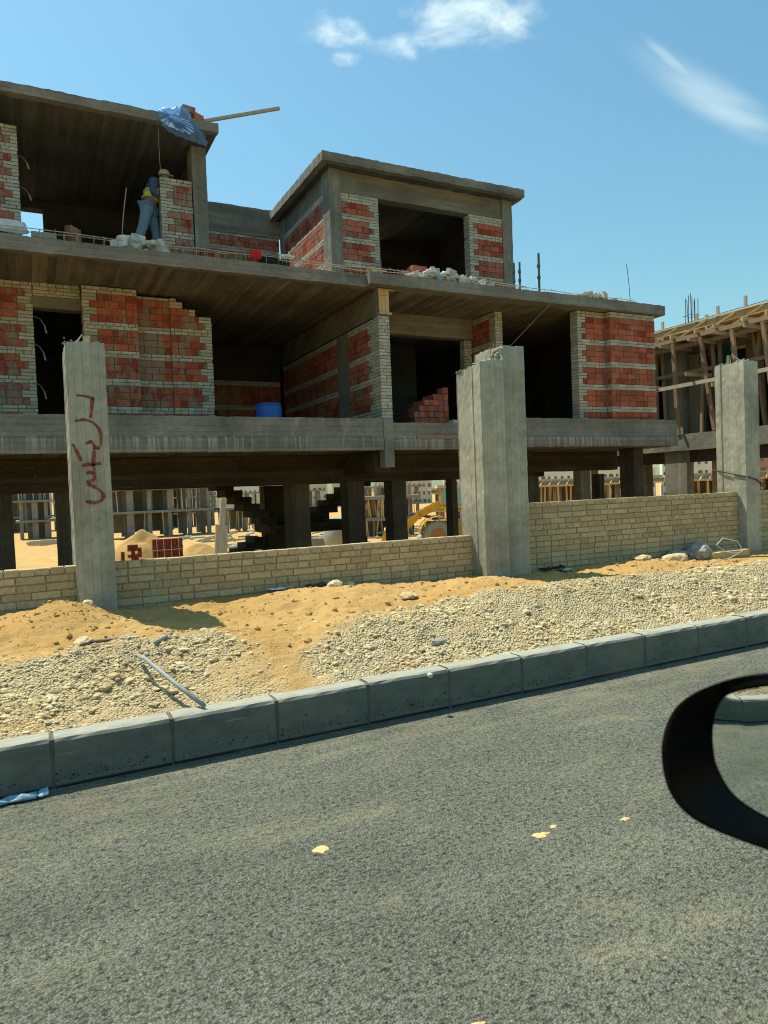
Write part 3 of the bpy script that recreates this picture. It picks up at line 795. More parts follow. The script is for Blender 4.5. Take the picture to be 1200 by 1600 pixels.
# penthouse room
cbox('column', 'concrete_column', 6.205, 6.485, 14.38, 14.78, Z2, 8.60, seg=.15, j=.005)
cbox('column', 'concrete_column', 10.87, 11.17, 14.40, 14.8, Z2, 8.60, seg=.15, j=.005)
cbox('column', 'concrete_column', 6.21, 6.485, 17.45, 17.76, Z2, 8.60, seg=.3, j=.005)
cbox('beam', 'concrete_beam', 6.49, 10.866, 14.44, 14.70, 8.125, 8.60, seg=.15, j=.006)
cbox('beam', 'concrete_beam', 6.235, 6.47, 14.785, 17.445, 8.17, 8.60, seg=.2, j=.006)
brick_wall(V, 'Y', 14.42, 6.49, 7.42, Z2, 8.12, .25, 'WWWRRWWRRRWWRRRWWRRRWWRRR', qr=True)
brick_wall(V, 'Y', 14.42, 9.88, 10.865, Z2, 8.12, .25, 'WWWRRWWRRRWWRRRWWRRRWWRRR', ql=True)
brick_wall(V, 'X', 6.22, 14.785, 17.445, Z2, 8.165, .2, 'WWRRRW' + 'RRRWW' * 4, seen=1.2)
cbox('inner_wall', 'concrete_dark', 6.5, 8.6, 18.0, 18.2, Z2, 8.6, seg=.4)
cbox('inner_wall', 'concrete_dark', 9.3, 11.1, 18.0, 18.2, Z2, 8.6, seg=.4)
cbox('inner_wall', 'concrete_dark', 10.9, 11.1, 14.85, 17.98, Z2, 8.6, seg=.4)
cbox('roof_slab', 'roof_soffit', 6.10, 11.28, 14.22, 18.3, 8.605, 8.77, seg=.3, j=.003)
cbox('slab_edge', 'concrete_edge', 5.945, 11.33, 14.08, 14.218, 8.60, 8.79, seg=.1, j=.010)
cbox('slab_edge', 'concrete_edge', 5.94, 6.098, 14.22, 18.3, 8.60, 8.79, seg=.12, j=.008)
cbox('slab_edge', 'concrete_edge', 11.283, 11.35, 14.22, 18.3, 8.60, 8.79, seg=.12, j=.008)
flush_bricks(V)
# timber box left at the head of the white pier
t = MB()
for k in range(3): t.box(6.262 + k * .073, 6.332 + k * .073, 12.29, 12.318, 4.96, 5.28)
t.build('formwork_board', 'timber_new', V)
MB().box(6.255, 6.485, 12.285, 12.315, 5.285, 5.39).build('formwork_board', 'timber_new', V)
MB().box(6.24, 6.60, 12.27, 12.35, 5.392, 5.408).build('formwork_board', 'timber_new', V)
MB().box(6.25, 6.52, 12.26, 12.31, 4.915, 4.955).build('formwork_board', 'timber_grey', V)

# ------------------------------------------------------------------ boundary walls of tan bricks
def fence(name, label, x0, x1, ztop, rows, hdr, h=.0762, zb=None, step=None):
    Y = 7.5; zlow = ztop - rows * h
    f = thing(name, ((x0 + x1) / 2, Y + .06, zlow), label, 'wall', 'low tan brick walls between the concrete pillars')
    m = MB(); m.box(x0, x1, Y + .010, Y + .112, zlow, ztop - .02); m.build('mortar_core', 'mortar_tan', f)
    n = 0; rest = MB()
    for r in range(rows):
        zt = ztop - r * h; zc = zt - h / 2
        head = (r in hdr); u = x0 - (0 if head else random.choice((0, .06, .13)))
        while u < x1:
            w = .131 if (head or random.random() < step) else .258
            a, b = max(u, x0), min(u + w, x1)
            if b - a > .04:
                g = random.uniform(.004, .007); dz = random.uniform(-.002, .002)
                c = ((a + b) / 2, Y + .06 + random.uniform(-.004, .004), zc + dz); d = (b - a - 2 * g, .122, h - random.uniform(.008, .012))
                if n < 298: o = brick_obj('brick', 'brick_fence', c, d, f, 0, random.uniform(-.008, .008)); n += 1
                else: rest.box(c[0] - d[0] / 2, c[0] + d[0] / 2, c[1] - d[1] / 2, c[1] + d[1] / 2, c[2] - d[2] / 2, c[2] + d[2] / 2)
            u += w
    if rest.v: rest.build('brickwork', 'brick_fence', f, kind='stuff')
    return f
fence('brick_wall', 'short low tan brick wall at the left edge, left of the red painted pillar', -2.6, .41, .880, 7, (0,), step=.2)
fence('brick_wall', 'long low tan brick wall in the middle, between painted pillar and double pillar', .735, 5.09, .886, 8, (0,), step=.36)
fence('brick_wall', 'taller tan brick wall with many courses, between double pillar and right pillar', 5.785, 10.135, 1.258, 14, (0, 4, 7, 11), step=.06)
fence('brick_wall', 'sliver of tan brick wall at the right edge, beyond the right pillar', 10.475, 14.6, 1.258, 14, (0, 4, 7, 11), step=.06)

# ------------------------------------------------------------------ concrete pillars with board marks
def board_column(x0, x1, y0, y1, z0, zt, amp=.006, ampl=.012, nb=(4, 6), dz=.07, rag=.02, slope=(0, 0)):
    per = []
    def side(p, q, n, nrm, am):
        for i in range(n):
            o = random.uniform(-am, am)
            for t in (i / n + .03 / n, (i + 1) / n - .03 / n):
                per.append((p[0] + (q[0] - p[0]) * t + nrm[0] * o, p[1] + (q[1] - p[1]) * t + nrm[1] * o))
    side((x0, y0), (x1, y0), nb[0], (0, -1), amp)
    side((x1, y0), (x1, y1), nb[1], (1, 0), amp)
    side((x1, y1), (x0, y1), nb[0], (0, 1), amp)
    side((x0, y1), (x0, y0), nb[1], (-1, 0), ampl)
    m = len(per); n = int((zt - z0) / dz); vs = []
    tops = [zt + random.uniform(-rag, rag * .6) + slope[0] * (p[0] - x0) + slope[1] * (p[1] - y0) for p in per]
    for i in range(n + 1):
        for k, p in enumerate(per):
            z = z0 + (tops[k] - z0) * i / n
            s = .985 if i == n else 1
            cx, cy = (x0 + x1) / 2, (y0 + y1) / 2
            j = .0022
            vs.append((cx + (p[0] - cx) * s + random.uniform(-j, j), cy + (p[1] - cy) * s + random.uniform(-j, j), z))
    fs = []
    for i in range(n):
        fs += [(i * m + k, i * m + (k + 1) % m, (i + 1) * m + (k + 1) % m, (i + 1) * m + k) for k in range(m)]
    c = len(vs); vs.append(((x0 + x1) / 2, (y0 + y1) / 2, zt + slope[0] * (x1 - x0) / 2 + slope[1] * (y1 - y0) / 2 - .01))
    fs += [(n * m + k, n * m + (k + 1) % m, c) for k in range(m)]
    b = MB(); b.add(vs, fs); return b
def chips(pts, r=.03, n=10):
    b = MB()
    for p in pts:
        for _ in range(n):
            rr = r * random.uniform(.4, 1.1)
            b.rock((p[0] + random.uniform(-.05, .05), p[1] + random.uniform(-.06, .06), p[2] + random.uniform(-.01, .03)), rr, 1, .7)
    return b
PG = 'bare concrete pillars along the verge'
P1 = thing('concrete_pillar', (.57, 7.7, .3), 'concrete pillar with red spray painted marks, at the left', 'pillar', PG)
board_column(.392, .735, 7.35, 8.05, .2, 3.03, .003, .014, (4, 7), rag=.016).build('shaft', 'concrete_pillar', P1)
chips([(.42, 7.4, 3.03), (.5, 7.6, 3.03), (.66, 7.45, 3.02), (.70, 7.7, 3.02)], .02, 6).build('broken_top', 'stone_grey', P1, kind='stuff')
MB().plank((.575, 7.43, 2.99), (.583, 7.45, 3.10), .05, .03, (1, 0, 0)).build('wood_wedge', 'timber_new', P1)
MB().tube([(.44, 7.5, 3.02), (.50, 7.48, 3.06), (.545, 7.46, 3.12), (.56, 7.47, 3.06)], .008, 5).build('rebar_end', 'rebar_rust', P1)
# spray paint, a little proud of the face
def spray(strokes, y, w=.0125):
    b = MB()
    for st, ww in strokes:
        pts = [Vector((x, 0, z)) for x, z in st]
        fine = []
        for i in range(len(pts) - 1):
            p0, p1, p2, p3 = pts[max(i - 1, 0)], pts[i], pts[i + 1], pts[min(i + 2, len(pts) - 1)]
            for q in range(6):
                t = q / 6
                fine.append(.5 * (2 * p1 + (p2 - p0) * t + (2 * p0 - 5 * p1 + 4 * p2 - p3) * t * t + (3 * p1 - p0 - 3 * p2 + p3) * t ** 3))
        fine.append(pts[-1]); vs = []; fs = []
        for i, p in enumerate(fine):
            d = (fine[min(i + 1, len(fine) - 1)] - fine[max(i - 1, 0)]).normalized(); a = Vector((-d.z, 0, d.x))
            hw = ww * (1 + .28 * math.sin(i * .37 + ww * 900)) * random.uniform(.88, 1.1)
            vs += [(p.x + a.x * hw, y, p.z + a.z * hw), (p.x - a.x * hw, y, p.z - a.z * hw)]
        fs = [(2 * i, 2 * i + 1, 2 * i + 3, 2 * i + 2) for i in range(len(fine) - 1)]
        b.add(vs, fs)
        for e in (0, -1):
            c = fine[e]; k = 8
            b.add([(c.x + ww * 1.1 * math.cos(2 * PI * q / k), y - .0006, c.z + ww * 1.1 * math.sin(2 * PI * q / k)) for q in range(k)], [tuple(range(k))])
    return b
STROKES = [([(0.474, 2.514), (0.53, 2.509), (0.609, 2.489)], 0.0113), ([(0.6, 2.486), (0.591, 2.406), (0.578, 2.314)], 0.015), ([(0.443, 2.272), (0.491, 2.282), (0.553, 2.276), (0.614, 2.24), (0.652, 2.178), (0.66, 2.098), (0.648, 2.03), (0.621, 2.005), (0.599, 2.03)], 0.0125), ([(0.531, 2.058), (0.566, 2.07), (0.588, 2.049), (0.59, 1.962), (0.579, 1.857), (0.586, 1.764), (0.578, 1.715), (0.542, 1.685), (0.519, 1.686)], 0.0138), ([(0.523, 1.772), (0.552, 1.778), (0.574, 1.759)], 0.0138), ([(0.487, 1.847), (0.556, 1.855), (0.634, 1.859)], 0.0138), ([(0.407, 2.046), (0.432, 1.988), (0.47, 1.896)], 0.0125), ([(0.53, 1.661), (0.58, 1.635), (0.63, 1.596), (0.654, 1.545), (0.631, 1.502), (0.578, 1.483), (0.51, 1.495)], 0.015)]
spray(STROKES, 7.3425).build('graffiti', 'graffiti_red', P1, label='red spray painted strokes down the front of the pillar')

P2 = thing('concrete_pillar', (5.4, 7.5, .3), 'broad double concrete pillar with a broken stepped top, in the middle', 'pillar', PG)
board_column(5.018, 5.375, 7.20, 7.74, .2, 3.03, .004, .014, (3, 6), rag=.02, slope=(.10, -.12)).build('shaft', 'concrete_pillar', P2)
board_column(5.452, 5.782, 7.30, 7.95, .2, 3.275, .004, .016, (3, 5), rag=.012).build('shaft', 'concrete_pillar', P2)
b = MB()
for i in range(22):
    z = .25 + i * .13
    b.rough(5.376, 5.450, 7.34 + random.uniform(-.012, .012), 7.6, z, z + .128, .07, .006)
b.build('joint_filler', 'concrete_pillar', P2)
b = MB()
for i in range(130):
    y = random.uniform(7.3, 7.93); f = (7.93 - y) / .63
    b.rock((5.447 + random.uniform(-.03, .02), y, random.uniform(2.98, 3.06 + .23 * f)), random.uniform(.012, .032), 1, .8)
b.build('broken_concrete', 'stone_grey', P2, kind='stuff')
b = MB()
for (p, q) in (((5.40, 7.5, 3.1), (5.33, 7.42, 3.26)), ((5.42, 7.6, 3.05), (5.36, 7.5, 3.22)), ((5.43, 7.42, 3.2), (5.35, 7.36, 3.30))): b.tube([p, ((p[0] + q[0]) / 2 - .02, (p[1] + q[1]) / 2, (p[2] + q[2]) / 2 + .03), q], .004, 4)
b.build('rebar_end', 'rebar_rust', P2)
chips([(5.1, 7.4, 3.02), (5.25, 7.3, 3.05), (5.15, 7.6, 3.0), (5.34, 7.4, 3.06), (5.05, 7.65, 2.97)], .024, 9).build('broken_top', 'stone_grey', P2, kind='stuff')

P3 = thing('concrete_pillar', (10.3, 7.65, .2), 'sunlit concrete pillar with a cable across it, at the right', 'pillar', PG)
board_column(10.135, 10.472, 7.35, 7.88, .1, 3.32, .005, .012, (3, 5), rag=.022).build('shaft', 'concrete_pillar', P3)
chips([(10.2, 7.45, 3.32), (10.38, 7.5, 3.33), (10.25, 7.75, 3.31)], .022, 6).build('broken_top', 'stone_grey', P3, kind='stuff')
MB().tube([(10.17, 7.62, 3.30), (10.18, 7.60, 3.46), (10.21, 7.5, 3.36), (10.24, 7.45, 3.30)], .008, 5).plank((10.165, 7.66, 3.28), (10.17, 7.65, 3.45), .04, .025).build('rebar_end', 'timber_grey', P3)
MB().tube([(10.2, 8.02, 1.62), (10.118, 7.84, 1.60), (10.112, 7.62, 1.55), (10.114, 7.37, 1.50), (10.2, 7.325, 1.47), (10.36, 7.325, 1.43), (10.47, 7.34, 1.37), (10.62, 7.55, 1.27), (10.9, 7.56, 1.262)], .011, 6).build('loose_cable', 'loader_dark', None, label='dark cable hung across the right pillar onto the wall', cat='cable')

# ------------------------------------------------------------------ things lying on the verge
def boulder(name, x, y, r, mat, label, flat=.6, sink=.35, seed=1, cat='rock', grp='loose rocks on the verge', sub=3):
    b = MB(); rr = random.Random(seed)
    v, f = ICO[sub]; vs = []
    a = rr.uniform(0, 6.28)
    for px, py, pz in v:
        k = 1 + .75 * float(fbm(np.array([px * 1.6 + seed * 3.1 + pz]), np.array([py * 1.6 + pz * 1.3]), 3, seed)[0]) + .34 * float(fbm(np.array([px * 6 + pz * 5]), np.array([py * 6 - pz * 4]), 2, seed + 5)[0])
        X, Yy, Zz = px * r * 1.25 * k, py * r * .85 * k, pz * r * flat * k
        vs.append((X * math.cos(a) - Yy * math.sin(a), X * math.sin(a) + Yy * math.cos(a), Zz))
    z = vz(x, y) + r * flat * (1 - sink * 2) * .8
    b.add([(p[0] + x, p[1] + y, p[2] + z) for p in vs], f)
    return b.build(name, mat, None, label=label, cat=cat, group=grp)
boulder('rock', .33, 6.03, .095, 'stone_cream', 'flat tan rock on the sand below the painted pillar', .5, .3, 3)
boulder('rock', 3.02, 7.28, .10, 'stone_cream', 'tan rock near the foot of the middle brick wall, beside crumpled sheeting', .6, .2, 5)
boulder('rock', 3.24, 7.38, .062, 'stone_cream', 'small rock just right of the tan rock by the middle brick wall', .6, .25, 6)
boulder('rock', 3.52, 6.5, .105, 'stone_cream', 'flat low rock on the open sand, midway along the long wall', .42, .2, 8)
boulder('rock', 8.1, 7.0, .15, 'stone_cream', 'tan block shaped rock left of the grey boulder by the taller wall', .55, .25, 11)
boulder('rock', 8.95, 7.30, .20, 'stone_grey', 'large pale grey boulder by the taller wall near the right pillar', .85, .2, 14)
boulder('rock', 8.55, 7.34, .14, 'stone_grey', 'grey boulder leaning against the left of the large grey boulder', .8, .2, 15)
boulder('rock', 7.6, 7.12, .13, 'stone_cream', 'low weathered rock half sunk in sand under the taller wall', .4, .3, 17)
boulder('rock', .45, 7.12, .05, 'stone_cream', 'small stone on top of the sand mound by the painted pillar', .7, .2, 19, sub=2)
boulder('rock', .62, 5.62, .05, 'stone_grey', 'dark small stone at the end of the straight pipe', .6, .25, 22, sub=2)
boulder('rock', 2.75, 4.62, .05, 'stone_grey', 'brownish stone in the gravel just behind the kerb', .7, .25, 23, sub=2)
boulder('rock', 2.32, 4.02, .022, 'rubble', 'small white stone lying on the asphalt by the kerb', .8, 0, 24, sub=2)
MB().rough(8.95, 9.75, 7.05, 7.32, vz(9.3, 7.2) - .02, vz(9.3, 7.2) + .09, .1, .006).build('concrete_block', 'stone_cream', None, label='flat block lying beside the right pillar with wire on it', cat='block')
z = vz(8.9, 6.8)
MB().tube([(7.35, 6.1, vz(7.35, 6.1) + .06), (8.2, 6.45, vz(8.2, 6.45) + .05), (8.9, 6.72, z + .07), (9.4, 6.9, z + .12), (9.38, 6.98, z + .26), (9.1, 7.0, z + .32), (8.85, 6.92, z + .24), (8.95, 6.85, z + .14), (9.2, 6.86, z + .10)], .007, 6).build('bent_rebar', 'wire', None, label='bent steel rod in a loop in front of the grey boulder', cat='rod')
MB().tube([(9.0, 6.9, vz(9.0, 6.9) + .05), (9.6, 6.75, vz(9.6, 6.75) + .03), (10.6, 6.5, vz(10.6, 6.5) + .03)], .009, 5).build('thin_rod', 'steel_dark', None, label='thin dark rod lying on sand below the right pillar', cat='rod')
MB().tube([(5.3, 6.15, vz(5.3, 6.15) + .02), (6.0, 6.05, vz(6.0, 6.05) + .02), (6.45, 5.95, vz(6.45, 5.95) + .03)], .007, 5).build('thin_rod', 'steel_dark', None, label='thin dark rod in the shadow of the double pillar', cat='rod')
MB().tube([(.612, 4.95, vz(.612, 4.95) + .045), (.622, 4.72, .475), (.74, 4.40, .375), (.857, 4.12, .283)], .0135, 10).build('drain_pipe', 'pipe_grey', None, smooth=True, label='grey plastic pipe coming down the gravel to the kerb', cat='pipe')
MB().tube([(.30, 5.74, vz(.30, 5.74) + .02), (.38, 5.69, vz(.38, 5.69) + .025)], .02, 8).tube([(.38, 5.69, vz(.38, 5.69) + .025), (.625, 5.54, vz(.625, 5.54) + .02)], .0125, 8).build('drain_pipe', 'steel_dark', None, smooth=True, label='short dark pipe lying on the sand next to the flat rock', cat='pipe')
MB().tube([(.745, 5.12, vz(.745, 5.12) + .02), (.91, 5.42, vz(.91, 5.42) + .02)], .014, 8).build('drain_pipe', 'pipe_grey', None, smooth=True, label='grey pipe end sticking out behind the gravel crest', cat='pipe')
def crumple(name, c, sx, sz, mat, label, cat, amp=.03, n=12, flat=False, seed=1, grp=None, thick=.006):
    u = np.linspace(-1, 1, n); U, W = np.meshgrid(u, u)
    f1 = fbm(U * 1.5 + seed * 3, W * 1.5, 3, seed); f2 = fbm(U * 1.7, W * 1.7 + seed, 3, seed + 9)
    k = 1 + .6 * fbm(U * 2 + 9, W * 2 + seed, 2, seed + 3)
    if flat: X, Yy, Z = c[0] + U * sx * k, c[1] + W * sz * k, c[2] + np.abs(f1) * amp * 4 + .004
    else: X, Yy, Z = c[0] + U * sx * k + f2 * amp, c[1] + f1 * amp * 4, c[2] + W * sz * k
    o = grid_mesh(name, X, Yy, Z, mat)
    md = o.modifiers.new('thickness', 'SOLIDIFY'); md.thickness = thick
    o['label'] = label; o['category'] = cat
    if grp: o['group'] = grp
    return o
crumple('sheet_scrap', (2.42, 7.42, vz(2.42, 7.35) + .02), .13, .05, 'cloth_white', 'crumpled striped sheet scrap at the foot of the long wall', 'litter', .03, 10, True, 3)
crumple('sheet_scrap', (2.86, 7.46, vz(2.86, 7.4) + .02), .12, .05, 'steel_dark', 'crumpled dark sheet behind the tan rock by the wall', 'litter', .04, 10, True, 5)
crumple('sheet_scrap', (6.2, 7.36, vz(6.2, 7.36) + .015), .22, .07, 'cloth_black', 'flattened black plastic bag under the taller wall', 'litter', .03, 12, True, 7)
crumple('sheet_scrap', (6.42, 7.34, vz(6.42, 7.34) + .02), .07, .04, 'cloth_white', 'small white scrap beside the black plastic bag', 'litter', .03, 8, True, 8)
crumple('sheet_scrap', (5.98, 3.98, .006), .17, .07, 'cloth_white', 'white crumpled bag on the asphalt at the right kerb', 'litter', .02, 10, True, 9)
t = thing('plastic_bottle', (-.12, 3.985, .004), 'crushed plastic water bottle lying on the asphalt by the kerb', 'bottle')
def crushed(prof, x, nm, mt):
    b = MB().lathe((x, 3.985, .027), prof, 14, 'X')
    b.v = [(q[0], q[1] + .006 * math.sin(q[0] * 70), .004 + (q[2]) * (.50 + .16 * math.sin(q[0] * 45 + q[1] * 60)) + random.uniform(-.0015, .0015)) for q in b.v]
    b.build(nm, mt, t, smooth=False)
crushed([(.008, 0), (.026, .004), (.030, .02), (.026, .035), (.030, .05)], -.03, 'base', 'water_bottle')
crushed([(.012, 0), (.02, .03), (.030, .06), (.028, .10), (.030, .16), (.029, .229)], -.26, 'body', 'water_bottle')
crushed([(.0315, 0), (.0315, .034)], -.065, 'bottle_label', 'label_dark')
for i, (x, y, sx, sy, lab) in enumerate(((1.885, 2.369, .05, .022, 'larger elongated dab of yellow sand on the asphalt'), (1.985, 2.40, .022, .012, 'small dab of sand just right of the larger dab'), (1.03, 2.74, .035, .03, 'roundish dab of yellow sand on the left half of asphalt'), (2.29, 2.29, .04, .013, 'thin dab of sand near the car mirror'), (1.04, 1.62, .03, .012, 'small faint dab of sand low on the asphalt'))):
    v, f = [], []; k = 14
    for q in range(k):
        a = 2 * PI * q / k; rr = random.uniform(.55, 1.35); v.append((x + sx * rr * math.cos(a), y + sy * rr * math.sin(a), .001))
    for q in range(k):
        a = 2 * PI * q / k; rr = random.uniform(.35, .6); v.append((x + sx * rr * math.cos(a), y + sy * rr * math.sin(a), .0035))
    v.append((x, y, .004)); f = [(q, (q + 1) % k, k + (q + 1) % k, k + q) for q in range(k)] + [(k + q, k + (q + 1) % k, 2 * k) for q in range(k)]
    MB().add(v, f).build('sand_dab', 'sand_pale', None, label=lab, cat='sand', group='dabs of sand on the asphalt')

# ------------------------------------------------------------------ on the villa: rebar cage, rubble, props
def cage(x0, x1, y, z, label, h=.17, w=.15):
    t = thing('rebar_cage', ((x0 + x1) / 2, y, z), label, 'rebar', 'rebar cages laid along the floor edge')
    for (dy, dz) in ((0, h), (w, h + .008), (0, .035), (w, .035)):
        n = int((x1 - x0) / .5) + 2
        MB().tube([(x0 + (x1 - x0) * i / (n - 1) + random.uniform(-.01, .01), y + dy + random.uniform(-.008, .008), z + dz + random.uniform(-.014, .014)) for i in range(n)], .0075, 5).build('rod', 'rebar_rust', t)
    b = MB(); x = x0 + .05
    while x < x1:
        q = random.uniform(-.03, .03); d = random.uniform(-.02, .02)
        b.tube([(x, y - .01, z + .0), (x + q, y - .012, z + h + .02 + d), (x + q, y + w + .01, z + h + .03 + d), (x + q * .5, y + w + .01, z + .02), (x, y - .01, z + .012)], .0045, 4)
        x += random.uniform(.14, .23)
    b.build('stirrup', 'rebar_rust', t, kind='stuff')
cage(-1.0, 2.9, 12.42, Z2 + .005, 'rusty rebar cage on the floor edge at the left, below the worker')
cage(2.75, 6.5, 12.40, Z2 + .005, 'rusty rebar cage on the floor edge in the middle, in front of the clothes')
cage(6.1, 9.9, 12.33, Z2 + .02, 'rusty rebar cage on the floor edge below the wide upper opening', .16)
cage(9.75, 13.15, 12.33, Z2 + .02, 'rusty rebar cage against the sky at the right end of the floor edge', .12)
def rubble(x0, x1, y0, y1, z, h, n, label, mat='rubble', rmin=.03, rmax=.10):
    b = MB()
    for _ in range(n):
        x = random.uniform(x0, x1); y = random.uniform(y0, y1); e = math.sin(PI * (x - x0) / (x1 - x0)) ** .6
        r = random.uniform(rmin, rmax)
        if random.random() < .45:
            a = random.uniform(0, PI); hx, hy, hz = r * 1.25, r * .7, r * .5
            c = (x, y, z + hz + random.random() * h * e); ax = Vector((math.cos(a), math.sin(a), random.uniform(-.4, .4))).normalized()
            b.plank(Vector(c) - ax * hx, Vector(c) + ax * hx, hy * 2, hz * 2, (0, random.uniform(-.5, .5), 1))
        else: b.rock((x, y, z + r * .5 + random.random() * h * e), r, 1, .7, .3)
    return b.build('rubble_heap', mat, None, label=label, cat='rubble', group='heaps of broken bricks on the upper floor', kind='stuff')
rubble(1.45, 2.30, 12.45, 12.95, Z2, .28, 85, 'heap of broken white blocks on the floor edge at the feet of the worker', rmax=.12)
rubble(6.9, 9.3, 12.50, 12.74, Z2, .32, 210, 'long heap of white rubble below the wide upper opening')
rubble(11.45, 12.75, 12.50, 12.7, Z2, .27, 85, 'small heap of white rubble at the right end of the floor edge')
rubble(-.8, 1.3, 12.7, 13.1, Z2, .05, 40, 'scattered white rubble at the left end of the floor edge', rmax=.07)
RB = MATS['brick_red']
def hollow_brick(c, label, rz=0, grp='loose red hollow bricks', d=(.25, .12, .12)):
    """a hollow brick: shell and the rows of holes in its end"""
    t = thing('red_brick', (c[0], c[1], c[2] - d[2] / 2), label, 'brick', grp)
    def T(p): return (c[0] + p[0] * math.cos(rz) - p[1] * math.sin(rz), c[1] + p[0] * math.sin(rz) + p[1] * math.cos(rz), c[2] + p[2])
    b = MB(); b.box(-d[0] / 2, d[0] / 2, -d[1] / 2, d[1] / 2, -d[2] / 2, d[2] / 2); b.v = [T(p) for p in b.v]; b.build('shell', 'brick_red', t)
    h = MB()
    for i in range(3):
        for j in range(3):
            y, z = (i - 1) * .034, (j - 1) * .034
            h.box(-d[0] / 2 - .002, -d[0] / 2 + .05, y - .011, y + .011, z - .011, z + .011)
    h.v = [T(p) for p in h.v]; h.build('hole', 'loader_dark', t, kind='stuff')
    return t
hollow_brick((.87, 12.70, Z2 + .31), 'single red hollow brick perched on the floor edge near the left', .9)
hollow_brick((.87, 12.72, Z2 + .185), 'red hollow brick under the single perched brick', .7)
MB().rough(.25, .62, 12.7, 12.9, Z2 + .16, Z2 + .25, .1, .004).build('concrete_block', 'stone_grey', None, label='pale block lying on the rebar cage at the left', cat='block')
MB().rough(.25, .62, 12.7, 12.9, Z2, Z2 + .155, .1, .004).build('concrete_block', 'stone_grey', None, label='pale block under the block on the rebar cage', cat='block')
def brick_stack(label, x, y, z, nx, ny, nz, step=None, grp='stacks of red bricks', mat='brick_red', d=(.12, .25, .125), name='brick_stack', strap=False, ragged=.0):
    t = thing(name, (x + nx * d[0] / 2, y, z), label, 'bricks', grp)
    n = 0
    for k in range(nz):
        for i in range(nx):
            if step and k >= step[i]: continue
            for j in range(ny):
                if ragged and random.random() < ragged * k / nz: continue
                c = (x + (i + .5) * d[0] + random.uniform(-.006, .006), y + (j + .5) * d[1] + random.uniform(-.012, .012), z + (k + .5) * d[2])
                brick_obj('brick', mat, c, (d[0] - .006, d[1] - .006, d[2] - .004), t)
    if strap:
        b = MB(); w, h = nx * d[0], nz * d[2]
        for fx in (.12, .35, .6, .85): b.box(x + w * fx, x + w * fx + .02, y - .02, y - .012, z, z + h)
        for fz in (.33, .66): b.box(x - .01, x + w + .01, y - .024, y - .014, z + h * fz, z + h * fz + .02)
        b.build('strap', 'wire', t)
    return t
brick_stack('row of red bricks behind the rebar below the brick pier of the worker', 2.45, 12.62, Z2, 9, 1, 2)
brick_stack('row of red bricks behind the rebar right of the worker', 3.4 - .12, 12.62, Z2, 4, 1, 2)
brick_stack('small stack of red bricks in the wide upper opening', 6.95, 12.78, Z2, 7, 1, 4, [2, 3, 3, 4, 4, 4, 2])
brick_stack('stack of red bricks with one brick on top in the dark bay', 7.22, 12.75, 2.60, 7, 2, 8, [4, 5, 6, 6, 7, 7, 7])
hollow_brick((7.95, 12.8, 2.60 + .875 + .065), 'hollow brick on top of the stack in the dark bay', PI / 2)
MB().rough(7.95, 8.25, 12.42, 12.60, 2.60, 2.90, .1, .004).build('concrete_block', 'rubble', None, label='white block at the foot of the stack in the dark bay', cat='block')
t = thing('plastic_barrel', (4.13, 12.85, 2.58), 'blue plastic barrel standing in the open dark bay', 'barrel')
MB().lathe((4.13, 12.85, 2.58), [(.0, 0), (.20, .0), (.235, .06), (.24, .30), (.245, .42), (.238, .56), (.225, .60)], 20).build('body', 'barrel_blue', t, smooth=True)
MB().lathe((4.13, 12.85, 3.165), [(.215, 0), (.238, .004), (.238, .028), (.215, .03)], 20).build('rim', 'barrel_blue', t)
def prop(x, y, z0, z1, label, r=.022):
    t = thing('steel_prop', (x, y, z0), label, 'prop', 'upright steel dowels on the upper floor')
    MB().bar((x, y, z0), (x + .01, y, z1), r, 8).build('rod', 'steel_dark', t)
    n = 2
    for i in range(n): MB().bar((x, y, z0 + (z1 - z0) * (.45 + .25 * i)), (x, y, z0 + (z1 - z0) * (.45 + .25 * i) + .06), r * 1.5, 8).build('coupler', 'steel_dark', t)
prop(9.79, 12.62, Z2, 6.38, 'left of the two short steel dowels beside the upper room')
prop(9.93, 12.60, Z2, 6.41, 'right of the two short steel dowels beside the upper room')
prop(10.47, 12.6, Z2, 6.67, 'tall steel dowel standing alone against the sky', .026)
MB().tube([(13.27, 12.6, Z2), (13.22, 12.6, 6.3), (13.16, 12.6, 6.72)], .008, 5).build('thin_rod', 'steel_dark', None, label='thin rod standing up at the right end of the upper floor', cat='rod')
MB().tube([(1.59, 12.6, Z2), (1.66, 12.6, 6.3), (1.73, 12.6, 6.75)], .007, 5).build('thin_rod', 'pipe_grey', None, label='thin rod leaning up from the floor edge left of the worker', cat='rod')
MB().tube([(2.50, 13.72, 8.45), (2.50, 13.72, 8.0), (2.505, 13.72, 7.62)], .003, 4).build('plumb_line', 'wire', None, label='string hanging from the roof edge above the worker', cat='string')
MB().tube([(10.35, 12.06, 5.42), (8.0, 9.83, 4.32), (5.72, 7.6, 3.27)], .0019, 4).build('guy_wire', 'pipe_grey', None, label='thin wire from the double pillar up to the floor edge', cat='wire')
crumple('cloth', (3.86, 12.37, 5.80), .10, .075, 'cloth_red', 'red cloth hung on the rebar cage', 'cloth', .04, 12, seed=3, grp='clothes hung on the rebar cage')
crumple('cloth', (3.60, 12.50, 5.74), .16, .09, 'cloth_olive', 'olive green cloth left of the red cloth on the rebar', 'cloth', .04, 12, seed=4, grp='clothes hung on the rebar cage')
crumple('cloth', (4.12, 12.50, 5.74), .17, .11, 'cloth_black', 'black bag right of the red cloth on the rebar', 'cloth', .04, 12, seed=5, grp='clothes hung on the rebar cage')
crumple('cloth', (4.46, 12.44, 5.87), .15, .03, 'cloth_white', 'white cloth at the right end of the clothes on the rebar', 'cloth', .03, 12, seed=6, grp='clothes hung on the rebar cage')
